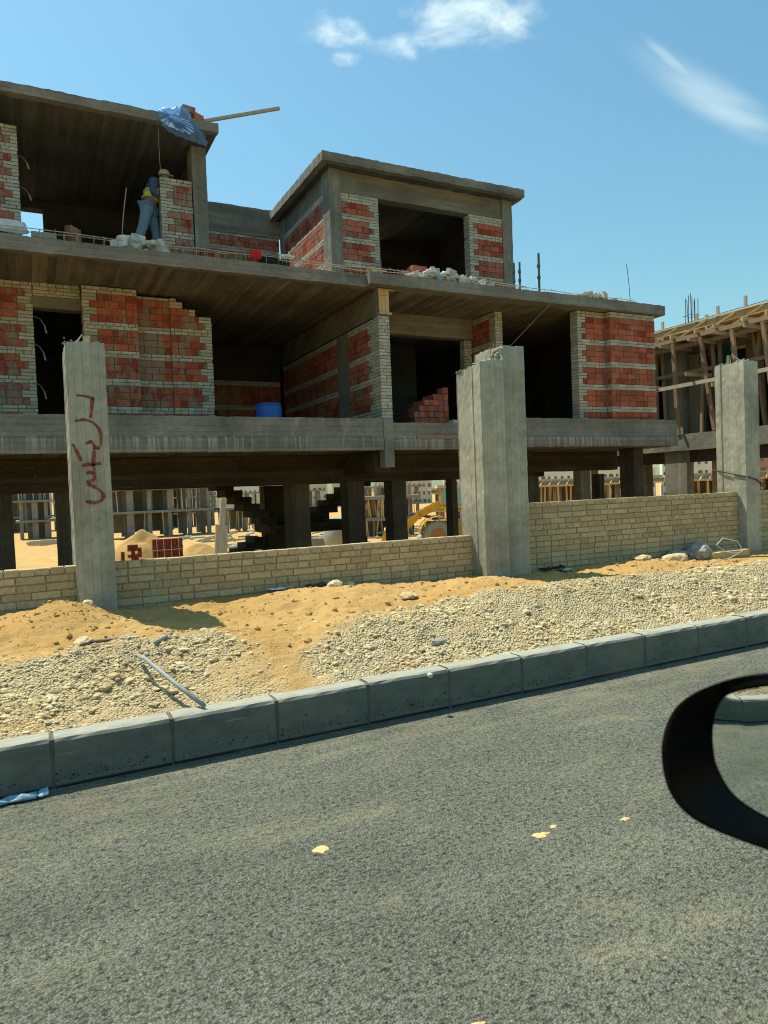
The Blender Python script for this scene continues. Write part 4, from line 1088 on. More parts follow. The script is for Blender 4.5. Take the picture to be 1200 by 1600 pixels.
crumple('cloth', (4.40, 12.6, 5.72), .14, .12, 'cloth_black', 'dark sack under the white cloth on the rebar', 'cloth', .03, 12, seed=12, grp='clothes hung on the rebar cage')
crumple('cloth', (7.75, 12.40, 5.80), .07, .07, 'water_bottle', 'pale blue cloth on the rebar below the wide upper opening', 'cloth', .02, 8, seed=7)
crumple('sheet_scrap', (-.1, 12.7, Z2 + .28), .30, .10, 'cloth_white', 'white board propped on the rebar at the left edge', 'litter', .02, 8, seed=8)
for i, (x, z, lab) in enumerate(((.33, 4.62, 'torn grey strip curling from the upper left of the doorway'), (.29, 4.14, 'torn grey strip at mid height of the doorway'), (.27, 3.45, 'torn grey strip low in the doorway'), (.19, 7.55, 'torn strip high on the white brick quoin of the upper left pier'), (.20, 7.0, 'torn strip halfway down the upper left pier'))):
    yy = 13.98 if z < 5 else 14.18; s = .9 if z < 5 else .7
    b = MB(); P = [(x - .10, z + .22 * s), (x - .0, z + .18 * s), (x + .07, z + .05 * s), (x + .09, z - .1 * s)]; vs = []
    for q, (a, c) in enumerate(P): vs += [(a, yy, c), (a + .010 + .007 * q, yy - .02, c - .016)]
    b.add(vs, [(2 * q, 2 * q + 1, 2 * q + 3, 2 * q + 2) for q in range(3)])
    o = b.build('torn_strip', 'mortar_grey', None, label=lab, cat='strip', group='torn strips caught on the brick piers')
    md = o.modifiers.new('thickness', 'SOLIDIFY'); md.thickness = .004
# blue plastic sheet, bricks and pole on the roof edge
def plastic():
    out = [(2.457, 8.60), (2.55, 8.66), (2.63, 8.655), (2.75, 8.72), (2.90, 8.735), (3.0, 8.72), (3.10, 8.50), (3.20, 8.42), (3.32, 8.28), (3.345, 8.11), (3.2, 8.12), (3.05, 8.14), (2.85, 8.18), (2.65, 8.24), (2.53, 8.33), (2.47, 8.45)]
    kx, kz = 2.70, 8.48; n = len(out); sub = 6; rim = []
    for i in range(n):
        a, b = out[i], out[(i + 1) % n]
        for q in range(sub): rim.append((a[0] + (b[0] - a[0]) * q / sub, a[1] + (b[1] - a[1]) * q / sub))
    m = len(rim); R_ = 12; vs = [(kx, 13.40, kz)]; fs = []
    for r in range(1, R_ + 1):
        t = r / R_
        for k, (x, z) in enumerate(rim):
            th = k / m * 2 * PI
            fold = (math.sin(th * 15 + math.sin(th * 4) * 2) * .032 + math.sin(th * 27 + 1) * .016) * math.sin(PI * min(1, t * 1.0)) ** .7 * (.4 + .6 * t)
            bulge = -.14 * math.sin(PI * t) - .02 + .03 * fbm(np.array([x * 9.]), np.array([z * 9.]), 3, 2)[0] * 2
            wob = 1 + .03 * math.sin(th * 21) * t
            vs.append((kx + (x - kx) * t * wob, 13.46 + bulge + fold, kz + (z - kz) * t * wob))
    for k in range(m): fs.append((0, 1 + k, 1 + (k + 1) % m))
    for r in range(R_ - 1):
        for k in range(m):
            a = 1 + r * m + k; b = 1 + r * m + (k + 1) % m; fs.append((a, b, b + m, a + m))
    return MB().add(vs, fs).build('plastic_sheet', 'plastic_blue', None, smooth=True, label='crumpled blue plastic sheet hanging over the corner of the roof', cat='plastic sheet')
plastic()
hollow_brick((3.02, 13.62, 8.67), 'red brick on the roof corner partly behind the blue plastic', .6, d=(.25, .12, .13))
hollow_brick((3.21, 13.60, 8.67), 'red brick on the roof corner right of the blue plastic', .5, d=(.22, .12, .14))
hollow_brick((3.05, 13.62, 8.80), 'red brick lying on top of the brick by the blue plastic', .2, d=(.24, .12, .12))
MB().plank((2.9, 13.95, 8.61 + .03), (4.87, 13.62, 9.215), .055, .05).build('timber_pole', 'timber_grey', None, label='long timber batten sticking out from the roof corner into the sky', cat='timber')
# plank leaning in the open ground floor
MB().plank((2.2, 9.6, -.38), (2.425, 9.75, 1.47), .075, .05, (1, 0, 0)).plank((2.24, 9.62, -.39), (2.375, 9.72, 1.10), .17, .04, (1, 0, 0)).build('leaning_board', 'timber_grey', None, label='grey boards nailed together leaning behind the long low wall', cat='timber')

# ------------------------------------------------------------------ the bricklayer
def skin_body(name, chains, mat, parent, sub=2):
    """chains: lists of (x, y, z, r); shared points join; grown by a Skin modifier"""
    pts, ed, rad, ix = [], [], [], {}
    for ch in chains:
        prev = None
        for x, y, z, r in ch:
            k = (round(x, 3), round(y, 3), round(z, 3))
            if k not in ix: ix[k] = len(pts); pts.append((x, y, z)); rad.append(r)
            i = ix[k]
            if prev is not None and prev != i: ed.append((prev, i))
            prev = i
    me = bpy.data.meshes.new(name); me.from_pydata(pts, ed, []); me.materials.append(MATS[mat])
    o = bpy.data.objects.new(name, me); reg(o, parent)
    md = o.modifiers.new('skin', 'SKIN'); md.use_smooth_shade = True
    if not me.skin_vertices: me.skin_vertices.new(name='')
    for i, r in enumerate(rad):
        q = me.skin_vertices[0].data[i]; r = r if isinstance(r, tuple) else (r, r); q.radius = r; q.use_root = (i == 0)
    s2 = o.modifiers.new('smooth', 'SUBSURF'); s2.levels = sub; s2.render_levels = sub
    return o
FZ = 6.30; WX, WY = 2.42, 14.46
W = thing('person', (WX - .1, WY, FZ), 'bricklayer in pale cap, yellow safety vest and jeans leaning behind the brick pier', 'person')
def w(x, y, z, r): return (WX + x, WY + y, FZ + z, r)
pel = w(-.03, 0, .95, .13); chest = w(.07, .02, 1.22, .155); sh = w(.15, .03, 1.38, .135); neck = w(.23, .03, 1.46, .055); head = w(.29, .03, 1.56, .085)
ls, rs = w(.06, -.14, 1.38, .068), w(.24, .20, 1.38, .065)
le, re_ = w(.02, -.20, 1.14, .05), w(.46, .22, 1.22, .048)
lh, rh = w(.26, -.05, 1.02, .036), w(.62, .10, 1.40, .036)
lk, rk = w(-.17, -.08, .50, .075), w(.10, .09, .49, .075)
la, ra = w(-.33, -.09, .09, .05), w(.14, .09, .09, .05)
lf, rf = w(-.19, -.11, .045, .042), w(.28, .07, .045, .042)
def fingers(hand, d):
    out = []; hx, hy, hz, _ = hand
    for k, (s, l) in enumerate(((-.034, .07), (-.012, .08), (.012, .076), (.034, .062))):
        out.append([hand, (hx + d[0] * .05, hy + s, hz + d[1] * .05, .013), (hx + d[0] * (.05 + l * .6), hy + s, hz + d[1] * (.05 + l * .6) - .006, .010), (hx + d[0] * (.05 + l), hy + s, hz + d[1] * (.05 + l) - .03, .009)])
    out.append([hand, (hx + d[0] * .02, hy - .045, hz + .02, .013), (hx + d[0] * .06, hy - .06, hz + .025, .010)])
    return out
nose = (head[0] + .095, head[1], head[2] - .005, .018)
skin_body('body', [[pel, chest, sh, neck, head], [head, (head[0] + .03, head[1], head[2] + .05, .075)], [head, nose], [sh, ls, le, lh], [sh, rs, re_, rh], [pel, w(-.08, -.08, .87, .10), lk, la, lf], [pel, w(.02, .09, .87, .10), rk, ra, rf]] + fingers(lh, (1, -.2)) + fingers(rh, (.8, .5)), 'skin', W)
e_ = 1.16
def fat(p, k=e_, a=.012): return (p[0], p[1], p[2], p[3] * k + a)
skin_body('jeans', [[fat(pel, 1.05), w(-.08, -.08, .87, .125), fat(lk, 1.15), (la[0], la[1], la[2] - .01, .082)], [fat(pel, 1.05), w(.02, .09, .87, .125), fat(rk, 1.15), (ra[0], ra[1], ra[2] - .01, .082)]], 'denim', W)
skin_body('shirt', [[w(-.03, .0, .94, .14), fat(chest, 1.0), fat(sh, 1.0), (neck[0], neck[1], neck[2] - .03, .07)], [fat(sh, 1.0), fat(ls, 1.15), fat(le, 1.15), (le[0] + .1, le[1] + .02, le[2] - .07, .052)], [fat(sh, 1.0), fat(rs, 1.15), fat(re_, 1.15), (re_[0] + .07, re_[1] - .06, re_[2] + .09, .052)]], 'shirt', W)
skin_body('safety_vest', [[w(-.02, .0, .99, .160), w(.04, .01, 1.14, .178), fat(chest, 1.0, .032), fat(sh, .92, .022)]], 'vest_yellow', W)
b = MB()
for (x, z) in ((.01, 1.08), (.05, 1.20)):
    b.lathe((WX + x, WY + .01, FZ + z), [(.176, -.018), (.179, 0), (.176, .018)], 20)
b.build('reflective_band', 'reflective', W)
b = MB(); b.lathe((head[0] + .005, head[1], head[2] + .035), [(.105, -.01), (.108, .02), (.10, .065), (.07, .095), (.01, .108)], 16); b.plank((head[0] + .06, head[1], head[2] + .035), (head[0] + .18, head[1], head[2] + .015), .012, .15, (0, 0, 1))
b.build('cap', 'cap', W, smooth=False)
b = MB()
for f, a in ((lf, la), (rf, ra)):
    b.add([(p[0] * .14 + (f[0] + a[0]) / 2, p[1] * .055 + f[1], p[2] * .05 + FZ + .05) for p in ICO[2][0]], ICO[2][1])
b.build('boot', 'boot', W, smooth=True)
t = thing('timber_trestle', (2.35, 14.48, Z2), 'low timber trestle the bricklayer stands on', 'trestle')
for i in range(3): MB().box(1.9, 2.9, 14.27 + i * .14, 14.40 + i * .14, FZ - .045, FZ - .005).build('plank', 'timber_old', t)
for x in (1.98, 2.8):
    for y in (14.3, 14.62): MB().plank((x, y, Z2 + .005), (x, y, FZ - .045), .07, .05, (1, 0, 0)).build('leg', 'timber_old', t)

# ------------------------------------------------------------------ neighbour shell with timber formwork
NX = 16.5
NB = thing('neighbour_shell', (19, 14, GB), 'concrete house shell wrapped in timber formwork and leaning props, behind the right pillar', 'building')
def nb(name, mat, *b, seg=.3, j=.006): return MB().rough(*b, seg=seg, j=j).build(name, mat, NB)
nb('floor_slab', 'concrete_edge', 16.45, 24, 9.0, 22, 2.28, 2.74, seg=.3)
nb('beam', 'concrete_dark', 16.7, 17.0, 9.0, 22, 1.95, 2.275)
for x, y in ((16.55, 13.85), (16.55, 10.4), (16.55, 17.6), (19.5, 13.9), (19.5, 10.4), (22, 13.9), (19.5, 18)):
    nb('column', 'concrete_column', x, x + .3, y, y + .75, GB - .1, 2.27)
for x, y in ((17.1, 14.4), (17.1, 11.0), (17.1, 16.5), (19.4, 12.5), (19.4, 15.5)):
    nb('column', 'concrete_column', x, x + .28, y, y + .62, 2.745, 5.42)
nb('inner_wall', 'concrete_dark', 19.8, 20.0, 9.0, 20, 2.745, 5.42)
nb('inner_wall', 'concrete_dark', 17.3, 22, 18.6, 18.8, 2.745, 5.42)
MB().box(17.75, 17.77, 13.3, 13.8, 4.5, 5.2).build('green_netting', 'mesh_green', NB)
for k in range(9):
    y = 9.8 + k * .95; MB().rough(18.0, 18.06, y, y + .35, 2.745, 5.2, .4, .006).build('formwork_panel', 'timber_grey' if k % 3 else 'timber_old', NB)
nb('deck', 'timber_new', 16.42, 23, 9.0, 20.2, 5.52, 5.56)
nb('deck_edge', 'timber_new', 16.36, 16.415, 9.0, 20.2, 5.53, 5.70, seg=.5)
MB().plank((16.34, 9.0, 5.72), (16.34, 20.2, 5.72), .05, .03, (1, 0, 0)).build('edge_batten', 'timber_new', NB)
for i in range(15):
    y = 9.4 + i * .72
    MB().plank((15.85, y + random.uniform(-.1, .1), 5.36), (19.5, y + random.uniform(-.1, .1), 5.42), .1, .05).build('joist', 'timber_new', NB)
for x, z in ((16.0, 5.27), (16.75, 5.22), (17.9, 5.27)):
    MB().plank((x, 9.2, z), (x, 19.6, z + random.uniform(-.03, .03)), .11, .06).build('bearer', 'timber_old', NB)
MB().plank((16.15, 9.2, 4.08), (16.15, 16.6, 4.02), .10, .05).build('rail', 'timber_grey', NB)
MB().plank((16.9, 9.2, 4.5), (16.9, 16.6, 4.5), .10, .05).build('rail', 'timber_old', NB)
for y, dy in ((14.95, .3), (13.95, .05), (13.05, -.28), (12.1, -.1), (11.25, -.15), (10.55, .1), (15.9, .2), (17, .2)):
    MB().plank((16.25, y, 5.26), (16.42 + random.uniform(-.06, .06), y + dy, 2.745), .095, .075, (0, 1, 0)).build('timber_prop', 'timber_old', NB)
for i in range(40):
    y = 9.6 + random.random() * 9; x = random.choice((17.0, 17.6, 18.3)); 
    MB().plank((x, y, 5.3), (x + random.uniform(-.1, .1), y + random.uniform(-.25, .25), 2.745), .08, .07, (0, 1, 0)).build('timber_prop', 'timber_old', NB)
for y in (15.1, 14.0, 13.05, 12.2, 11.4, 10.6):
    MB().plank((16.0, y + .75, 5.22), (16.30, y - .15, 5.68), .05, .035).build('brace', 'timber_new', NB)
    MB().plank((15.9, y + .1, 5.2), (17.2, y + .12, 5.18), .09, .05).build('cross_bar', 'timber_grey', NB)
for y, z in ((14.35, 4.1), (13.2, 4.3), (12.4, 3.9)):
    MB().plank((15.95, y + .1, z), (16.9, y + .05, z), .1, .05).build('cross_bar', 'timber_old', NB)
for y, h in ((14.4, .24), (13.25, .2), (12.95, .1), (12.6, .24), (11.8, .3), (11.0, .2), (14.9, .1)):
    MB().plank((16.385, y, 5.45), (16.385, y, 5.74 + h), .07, .05, (0, 1, 0)).build('stake', 'timber_grey', NB)
for y0, ztop in ((14.0, 6.75), (11.15, 6.75)):
    for i in range(9):
        x = 17.1 + (i % 3) * .13; y = y0 + (i // 3) * .11
        MB().bar((x, y, 5.56), (x + random.uniform(-.03, .03), y + random.uniform(-.03, .03), ztop + random.uniform(-.2, .1)), .010, 5).build('rebar', 'steel_dark', NB)
    MB().tube([(17.05, y0 - .03, 6.15), (17.4, y0 - .03, 6.15), (17.4, y0 + .26, 6.15), (17.05, y0 + .26, 6.15), (17.05, y0 - .03, 6.15)], .007, 4).build('rebar_tie', 'steel_dark', NB)
for k in range(5):
    MB().tube([(16.5 + k * .3, 9.2, 5.80 + random.uniform(0, .05)), (16.5 + k * .3, 14, 5.79), (16.5 + k * .3, 19, 5.80)], .010, 4).build('rebar', 'steel_dark', NB)
for y in (13.3, 12.7, 12.2):
    MB().plank((17.0, y, 2.27), (17.15, y + .1, GB), .09, .08, (0, 1, 0)).build('timber_prop', 'timber_old', NB)
MB().plank((17.0, 13.7, 2.2), (17.3, 12.0, 1.2), .1, .06).build('brace', 'timber_old', NB)

# ------------------------------------------------------------------ the yard behind: sand heaps, pallets, pipe, loader
def heap(x, y, rx, ry, h, label, grp='heaps of yellow sand in the yard', seed=1, second=None):
    h *= 1.15
    u = np.linspace(-1.25, 1.25, 46); U, W_ = np.meshgrid(u, u); d = np.sqrt(U * U + W_ * W_)
    Z = h * np.clip(1 - d, 0, 1) ** .9
    if second: Z = np.maximum(Z, second[2] * np.clip(1 - np.sqrt(((U - second[0]) / second[3]) ** 2 + (W_ - second[1]) ** 2), 0, 1))
    Z = Z * (1 + .35 * fbm(U * 3, W_ * 3, 4, seed)) + fbm(U * 9, W_ * 9, 3, seed + 3) * .06 * (d < 1.1) - .12 * (d > 1.1)
    o = grid_mesh('sand_heap', x + U * rx, y + W_ * ry, ground_z(y + W_ * ry) - .05 + Z, 'sand', label=label, cat='sand heap', group=grp); return o
heap(5.6, 41.8, 2.6, 1.6, 1.75, 'tall pointed heap of yellow sand behind the brick pallets', second=(-.8, 0, 1.1, .7))
heap(8.6, 41.0, 1.9, 1.3, .95, 'lower heap of sand right of the pointed heap', seed=4)
heap(13.0, 38.0, 2.2, 1.2, .55, 'small heap of sand under the stair', seed=6)
for x, y, n, k, lab, rg in ((3.06, 28.4, 6, 9, 'small ragged stack of dark red bricks on the sand, left of the strapped pallet', .5), (4.15, 27.9, 9, 10, 'large strapped pallet of dark red bricks on the sand', 0)):
    brick_stack(lab, x, y, ground_at(x, y) - .03, n, 1, k, grp='pallets of dark red bricks', mat='brick_old', d=(.125, .25, .125), name='brick_pallet', strap=(rg == 0), ragged=rg)
gz = ground_at(11.5, 27.8)
t = thing('storage_tank', (12.2, 27.8, gz), 'pale grey cylindrical tank with a domed end lying in the yard behind the stair', 'tank')
MB().lathe((11.20, 27.8, gz + .95), [(.05, -.02), (.32, .02), (.52, .09), (.65, .2), (.71, .32), (.72, .45), (.72, 1.0), (.5, 1.2), (.05, 1.25)], 28, 'X').build('shell', 'pipe_concrete', t, smooth=True)
MB().box(11.5, 11.65, 27.3, 28.3, gz - .1, gz + .42).box(12.1, 12.25, 27.3, 28.3, gz - .1, gz + .42).build('cradle', 'far_concrete', t)
for i, (x, y, a, b_, lab) in enumerate(((9.0, 36, 2.0, .5, 'long grey block lying on the yard near the lower sand heap'), (10.2, 34, 1.6, .6, 'grey slab lying in front of the long block'), (12.2, 33.0, 1.2, .9, 'upright grey block under the stair'))):
    z0 = ground_at(x, y); MB().rough(x, x + a, y, y + .6, z0 - .1, z0 + b_, .3, .03).build('concrete_block', 'far_concrete', None, label=lab, cat='block')
MB().rough(7.3, 8.4, 26.5, 27.2, ground_at(7, 27) - .05, ground_at(7, 27) + .42, .2, .02).build('concrete_block', 'far_white', None, label='white block on the sand left of the leaning boards', cat='block')
b = MB()
for i in range(60):
    x, y = random.uniform(-.5, 3.3), random.uniform(82, 92); a = random.uniform(-.5, .5); l = random.uniform(.6, 2.2); z = ground_at(x, y) + random.uniform(.05, .35)
    b.plank((x, y, z), (x + l * math.cos(a), y + l * math.sin(a), z + random.uniform(-.05, .1)), .12, .06)
b.build('timber_debris', 'timber_grey', None, label='scattered timber lying on the sand before the far left shell', cat='timber', kind='stuff')
b = MB()
for i in range(26):
    x, y = random.uniform(.6, 1.5), random.uniform(29, 31); a = random.uniform(-.6, .6); z = ground_at(x, y) + random.uniform(.03, .2)
    b.plank((x - .4, y, z), (x + .4 * math.cos(a), y + .4 * math.sin(a), z + .03), .06, .04)
b.build('timber_debris', 'timber_old', None, label='low dark pile of timber scraps on the near sand at the left', cat='timber', kind='stuff')

def loader(x, y, zg, ang):
    t = thing('wheel_loader', (x, y, zg), 'yellow wheel loader with its bucket down in the yard', 'loader')
    ca, sa = math.cos(ang), math.sin(ang)
    def T(b): b.v = [(x + p[0] * ca - p[1] * sa, y + p[0] * sa + p[1] * ca, zg + p[2]) for p in b.v]; return b
    for wx in (0, -3.0):
        for wy in (-.95, .95):
            b = MB(); b.lathe((wx, wy - .27, .76), [(.42, 0), (.66, .01), (.76, .08), (.76, .46), (.66, .53), (.42, .54)], 28, 'Y')
            for k in range(22):
                a = 2 * PI * k / 22; c = Vector((wx + .77 * math.cos(a), wy, .76 + .77 * math.sin(a)))
                b.plank(c + Vector((0, -.24, 0)), c + Vector((0, .24, 0)), .07, .05, (-math.sin(a), 0, math.cos(a)))
            wh = T(b).build('wheel', 'tyre', t); wh['at'] = (0, 0, 0)
            o = T(MB().lathe((wx, wy - .29, .76), [(.08, 0), (.40, .01), (.42, .05), (.30, .12), (.30, .46), (.42, .53), (.40, .57), (.08, .58)], 20, 'Y')).build('rim', 'rim_rust', wh)
    b = MB(); b.box(-4.4, -1.6, -.65, .65, .9, 2.2); b.box(-1.6, .6, -.55, .55, .7, 1.5); b.box(-4.5, -4.3, -.7, .7, .7, 1.6)
    T(b).build('body', 'loader_yellow', t)
    for sy in (-1, 1):
        b = MB(); n = 10
        for k in range(n):
            a0, a1 = PI * .02 + PI * .96 * k / n, PI * .02 + PI * .96 * (k + 1) / n
            p, q = (0 + .93 * math.cos(a0), .80 + .93 * math.sin(a0)), (.93 * math.cos(a1), .80 + .93 * math.sin(a1))
            b.plank((p[0], sy * .95, p[1]), (q[0], sy * .95, q[1]), .58, .04, (0, 1, 0))
        T(b).build('fender', 'loader_yellow', t)
        T(MB().plank((-.25, sy * .6, 2.35), (.9, sy * .6, 1.85), .34, .1).plank((.85, sy * .6, 1.9), (2.1, sy * .6, .75), .30, .1)).build('boom_arm', 'loader_yellow', t)
        T(MB().bar((-.1, sy * .45, 1.6), (1.3, sy * .45, 1.9), .07, 8)).build('hydraulic_ram', 'steel_dark', t)
        T(MB().box(.62, .72, sy * .5 - .1, sy * .5 + .1, 1.95, 2.15)).build('headlight', 'far_white', t)
    b = MB(); pr = [(2.0, 1.05), (1.95, .5), (2.15, .15), (3.05, .06), (3.05, .11), (2.2, .22), (2.05, .52), (2.75, 1.12), (2.68, 1.16)]
    vs = [(p[0], -1.35, p[1]) for p in pr] + [(p[0], 1.35, p[1]) for p in pr]; m = len(pr)
    b.add(vs, [(k, (k + 1) % m, m + (k + 1) % m, m + k) for k in range(m)])
    for sy in (-1.35, 1.31): b.add([(2.0, sy, 1.05), (1.95, sy, .5), (2.15, sy, .15), (3.05, sy, .06), (2.72, sy, 1.14), (2.0, sy + .04, 1.05), (1.95, sy + .04, .5), (2.15, sy + .04, .15), (3.05, sy + .04, .06), (2.72, sy + .04, 1.14)], [(0, 1, 2, 3, 4), (9, 8, 7, 6, 5), (0, 5, 6, 1), (1, 6, 7, 2), (2, 7, 8, 3), (3, 8, 9, 4), (4, 9, 5, 0)])
    T(b).build('bucket', 'loader_yellow', t)
    b = MB()
    for px in (-.30, -1.65):
        for sy in (-.72, .72): b.plank((px, sy, 2.2), (px + .08, sy, 3.18), .09, .09)
    b.box(-1.75, -.25, -.8, .8, 2.1, 2.26); b.plank((-.98, -.74, 2.2), (-.94, -.74, 3.18), .06, .06).plank((-.98, .74, 2.2), (-.94, .74, 3.18), .06, .06)
    cabo = T(b).build('cab', 'loader_yellow', t); cabo['at'] = (0, 0, 0)
    T(MB().box(-1.85, -.05, -.88, .88, 3.18, 3.32)).build('cab_roof', 'far_cream', cabo)
    b = MB()
    for sy in (-.74, .74): b.box(-1.52, -1.02, sy - .01, sy + .01, 2.28, 3.16); b.box(-.88, -.30, sy - .01, sy + .01, 2.28, 3.16)
    b.box(-.27, -.25, -.68, .68, 2.3, 3.16); b.box(-1.68, -1.66, -.68, .68, 2.3, 3.16)
    T(b).build('window', 'window_tint', cabo)
    T(MB().bar((-2.8, .3, 2.2), (-2.8, .3, 3.0), .06, 8)).build('exhaust', 'loader_dark', t)
loader(19.06, 31.77, ground_at(19.06, 31.87) - .08, math.radians(153))

# ------------------------------------------------------------------ far shells and blocks
def shell(name, label, x, y, zg, nx, ny, dx, dy, floors, hs, mat='far_concrete', cw=.45, rebars=0, props=0, deck=False, grp='bare concrete shells across the yard', cat='building', rot=0.0):
    t = thing(name, (x, y, zg), label, cat, grp); ca, sa = math.cos(rot), math.sin(rot)
    def T(b): b.v = [(x + p[0] * ca - p[1] * sa, y + p[0] * sa + p[1] * ca, zg + p[2]) for p in b.v]; return b
    W_, D_ = (nx - 1) * dx + cw, (ny - 1) * dy + cw
    for f in range(floors):
        z0 = f * hs
        for i in range(nx):
            for j in range(ny):
                w_ = cw * random.choice((1, 1, 1.7))
                T(MB().box(i * dx, i * dx + w_, j * dy, j * dy + cw, z0 - (.5 if f == 0 else 0), z0 + hs - .28)).build('column', mat, t)
        e = random.uniform(.2, .8)
        T(MB().box(-e, W_ + e, -e, D_ + e, z0 + hs - .278, z0 + hs)).build('slab', mat, t)
        if random.random() < .8: T(MB().box(dx * .6, dx * (nx - 1) * .75, D_ - .3, D_ - .1, z0, z0 + hs - .3)).build('wall', mat, t)
    H_ = floors * hs
    for k in range(rebars):
        i, j = random.randrange(nx), random.randrange(ny); px, py = i * dx + random.random() * .4, j * dy + random.random() * .4
        T(MB().bar((px, py, H_), (px + random.uniform(-.1, .1), py, H_ + random.uniform(.8, 1.8)), .035, 4)).build('rebar', 'rebar_rust', t)
    for k in range(props):
        px = W_ * (k + random.random() * .6) / props; py = random.choice((-.5, -.2, D_ * .3)); f = random.randrange(floors)
        T(MB().plank((px, py, f * hs), (px + random.uniform(-.25, .25), py, f * hs + hs - .05), .10, .09, (1, 0, 0))).build('timber_prop', 'timber_new' if k % 3 else 'timber_old', t)
    if deck:
        for k in range(int(W_ / .55)):
            px = k * .55
            T(MB().plank((px, -1.0, H_ - .28), (px + .5, -.1, H_ + .12), .08, .05)).build('brace', 'timber_new', t)
        for zz, yy in ((H_ + .1, -.35), (H_ - .28, -.9), (H_ * .55, -.6)):
            T(MB().plank((-.6, yy, zz), (W_ + .6, yy, zz), .11, .06)).build('rail', 'timber_new', t)
        T(MB().box(-.6, W_ + .6, -.3, D_, H_ + .02, H_ + .1)).build('deck', 'timber_new', t)
    return t
shell('concrete_shell', 'far grey concrete shell of two open storeys, seen left of the painted pillar', -1.2, 108, ground_at(0, 108) - .1, 4, 3, 1.55, 2.5, 2, 2.75, rebars=14)
shell('concrete_shell', 'far scaffolded shell just beyond the two storey one at the left', -6, 150, ground_at(0, 150), 6, 2, 2.6, 3.5, 3, 3.0, rebars=24, props=22)
shell('concrete_shell', 'long grey shell of two storeys behind the pointed sand heap', 8.0, 88, ground_at(0, 88) + .5, 6, 3, 2.35, 3.2, 2, 2.75, rebars=4, props=10)
shell('concrete_shell', 'grey shell with a fringe of props, seen between the stair and the leaning boards', 22.0, 88, ground_at(0, 88) + .3, 3, 2, 2.3, 3.2, 1, 2.9, rebars=12, props=14)
shell('concrete_shell', 'shell packed with timber props, seen behind the loader bucket', 24.2, 53.5, ground_at(0, 53) - .1, 4, 2, 1.5, 2.6, 2, 1.75, cw=.35, rebars=26, props=70, rot=-.45)
shell('concrete_shell', 'shell with slanted timber braces along its deck, seen behind the loader cab', 30.0, 49.5, ground_at(0, 50) - .2, 4, 2, 2.0, 2.6, 1, 3.85, cw=.4, props=60, deck=True, rot=-.45)
shell('concrete_shell', 'timber propped shell seen through the gap right of the double pillar', 28.3, 36.6, ground_at(0, 36) - .4, 5, 2, 2.0, 2.8, 1, 3.9, cw=.4, props=64, deck=True, rot=-.5)
shell('concrete_shell', 'timber propped shell seen under the neighbour floor at the right', 37.2, 31.2, ground_at(0, 31) - .6, 5, 2, 2.0, 2.8, 1, 3.8, cw=.4, props=50, deck=True, rot=-.6)

shell('concrete_shell', 'far grey shell of three storeys behind the long shell, above the sand heap', 14, 128, ground_at(0, 128) - .2, 7, 3, 2.6, 3.2, 3, 2.8, rebars=22, props=16)
shell('concrete_shell', 'far shell with props standing beyond the stair', 33, 118, ground_at(0, 118) - .2, 6, 2, 2.6, 3.2, 2, 2.9, rebars=22, props=40)
shell('concrete_shell', 'far shell with props seen above the grey tank', 48, 108, ground_at(0, 108) - .2, 6, 2, 2.6, 3.2, 2, 2.9, rebars=26, props=44)
shell('concrete_shell', 'second far shell at the left, half hidden by the two storey one', 4.5, 135, ground_at(0, 135) - .2, 4, 3, 2.4, 3.2, 3, 2.8, rebars=16, props=10)
b = MB()
for i in range(170):
    x, y = random.uniform(12, 33), random.uniform(44, 80); z = ground_at(x, y)
    if random.random() < .5: b.rock((x, y, z + .1), random.uniform(.15, .5), 1, .6)
    else:
        a = random.uniform(-.6, .6); l = random.uniform(.6, 2.4); b.plank((x, y, z + random.uniform(.1, .4)), (x + l * math.cos(a), y + l * math.sin(a), z + random.uniform(.1, .5)), .14, .08)
b.build('site_debris', 'stone_grey', None, label='grey rubble and offcuts spread over the yard', cat='debris', kind='stuff')

def block(label, px, py, w_, d_, zg, h, mat, floors, bays, rot):
    t = thing('apartment_block', (px, py, zg), label, 'building', 'apartment blocks on the horizon'); ca, sa = math.cos(rot), math.sin(rot)
    def T(b): b.v = [(px + p[0] * ca - p[1] * sa, py + p[0] * sa + p[1] * ca, zg + p[2]) for p in b.v]; return b
    T(MB().box(0, w_, 0, d_, 0, h)).build('wall', mat, t)
    T(MB().box(-.3, w_ + .3, -.3, d_ + .3, h, h + .6).box(w_ * .4, w_ * .6, d_ * .3, d_ * .7, h + .6, h + 3)).build('roof', mat, t)
    bays = int(w_ / 1.7); fh = h / floors; bw = w_ / bays; tmpl = None; n = 0
    for f in range(floors):
        for i in range(bays):
            n += 1
            ww = bw * random.choice((.35, .35, .6)); x0 = i * bw + bw * .2; z0 = f * fh + fh * .32
            if n <= 120:
                o = T(MB().box(x0, x0 + ww, -.08, .05, z0, z0 + fh * .42)).build('window', 'far_window', t)
BL = [(-32, 285, 20, 'white block at the far left behind the scaffolded shell', 'far_white', 5), (-8, 300, 16, 'cream block behind the two storey shell at the left', 'far_cream', 5), (42, 268, 22, 'white block behind the long grey shell', 'far_white', 4), (66, 262, 17, 'tall white block framed by the stair landing', 'far_white', 5),
      (86, 250, 15, 'cream block right of the tall white one, above the landing', 'far_cream', 5), (102, 244, 14, 'cream block above the grey tank', 'far_cream', 6), (117, 236, 20, 'cream block above the loader bucket', 'far_cream', 5), (137, 222, 22, 'grey white block above the loader cab', 'far_white', 5),
      (122, 166, 20, 'low white block seen right of the double pillar', 'far_white', 3), (141, 154, 20, 'white block seen left of the corner column', 'far_white', 3), (160, 142, 16, 'pale block seen right of the corner column', 'far_white', 4), (172, 132, 20, 'reddish block seen under the neighbour floor', 'far_red', 4)]
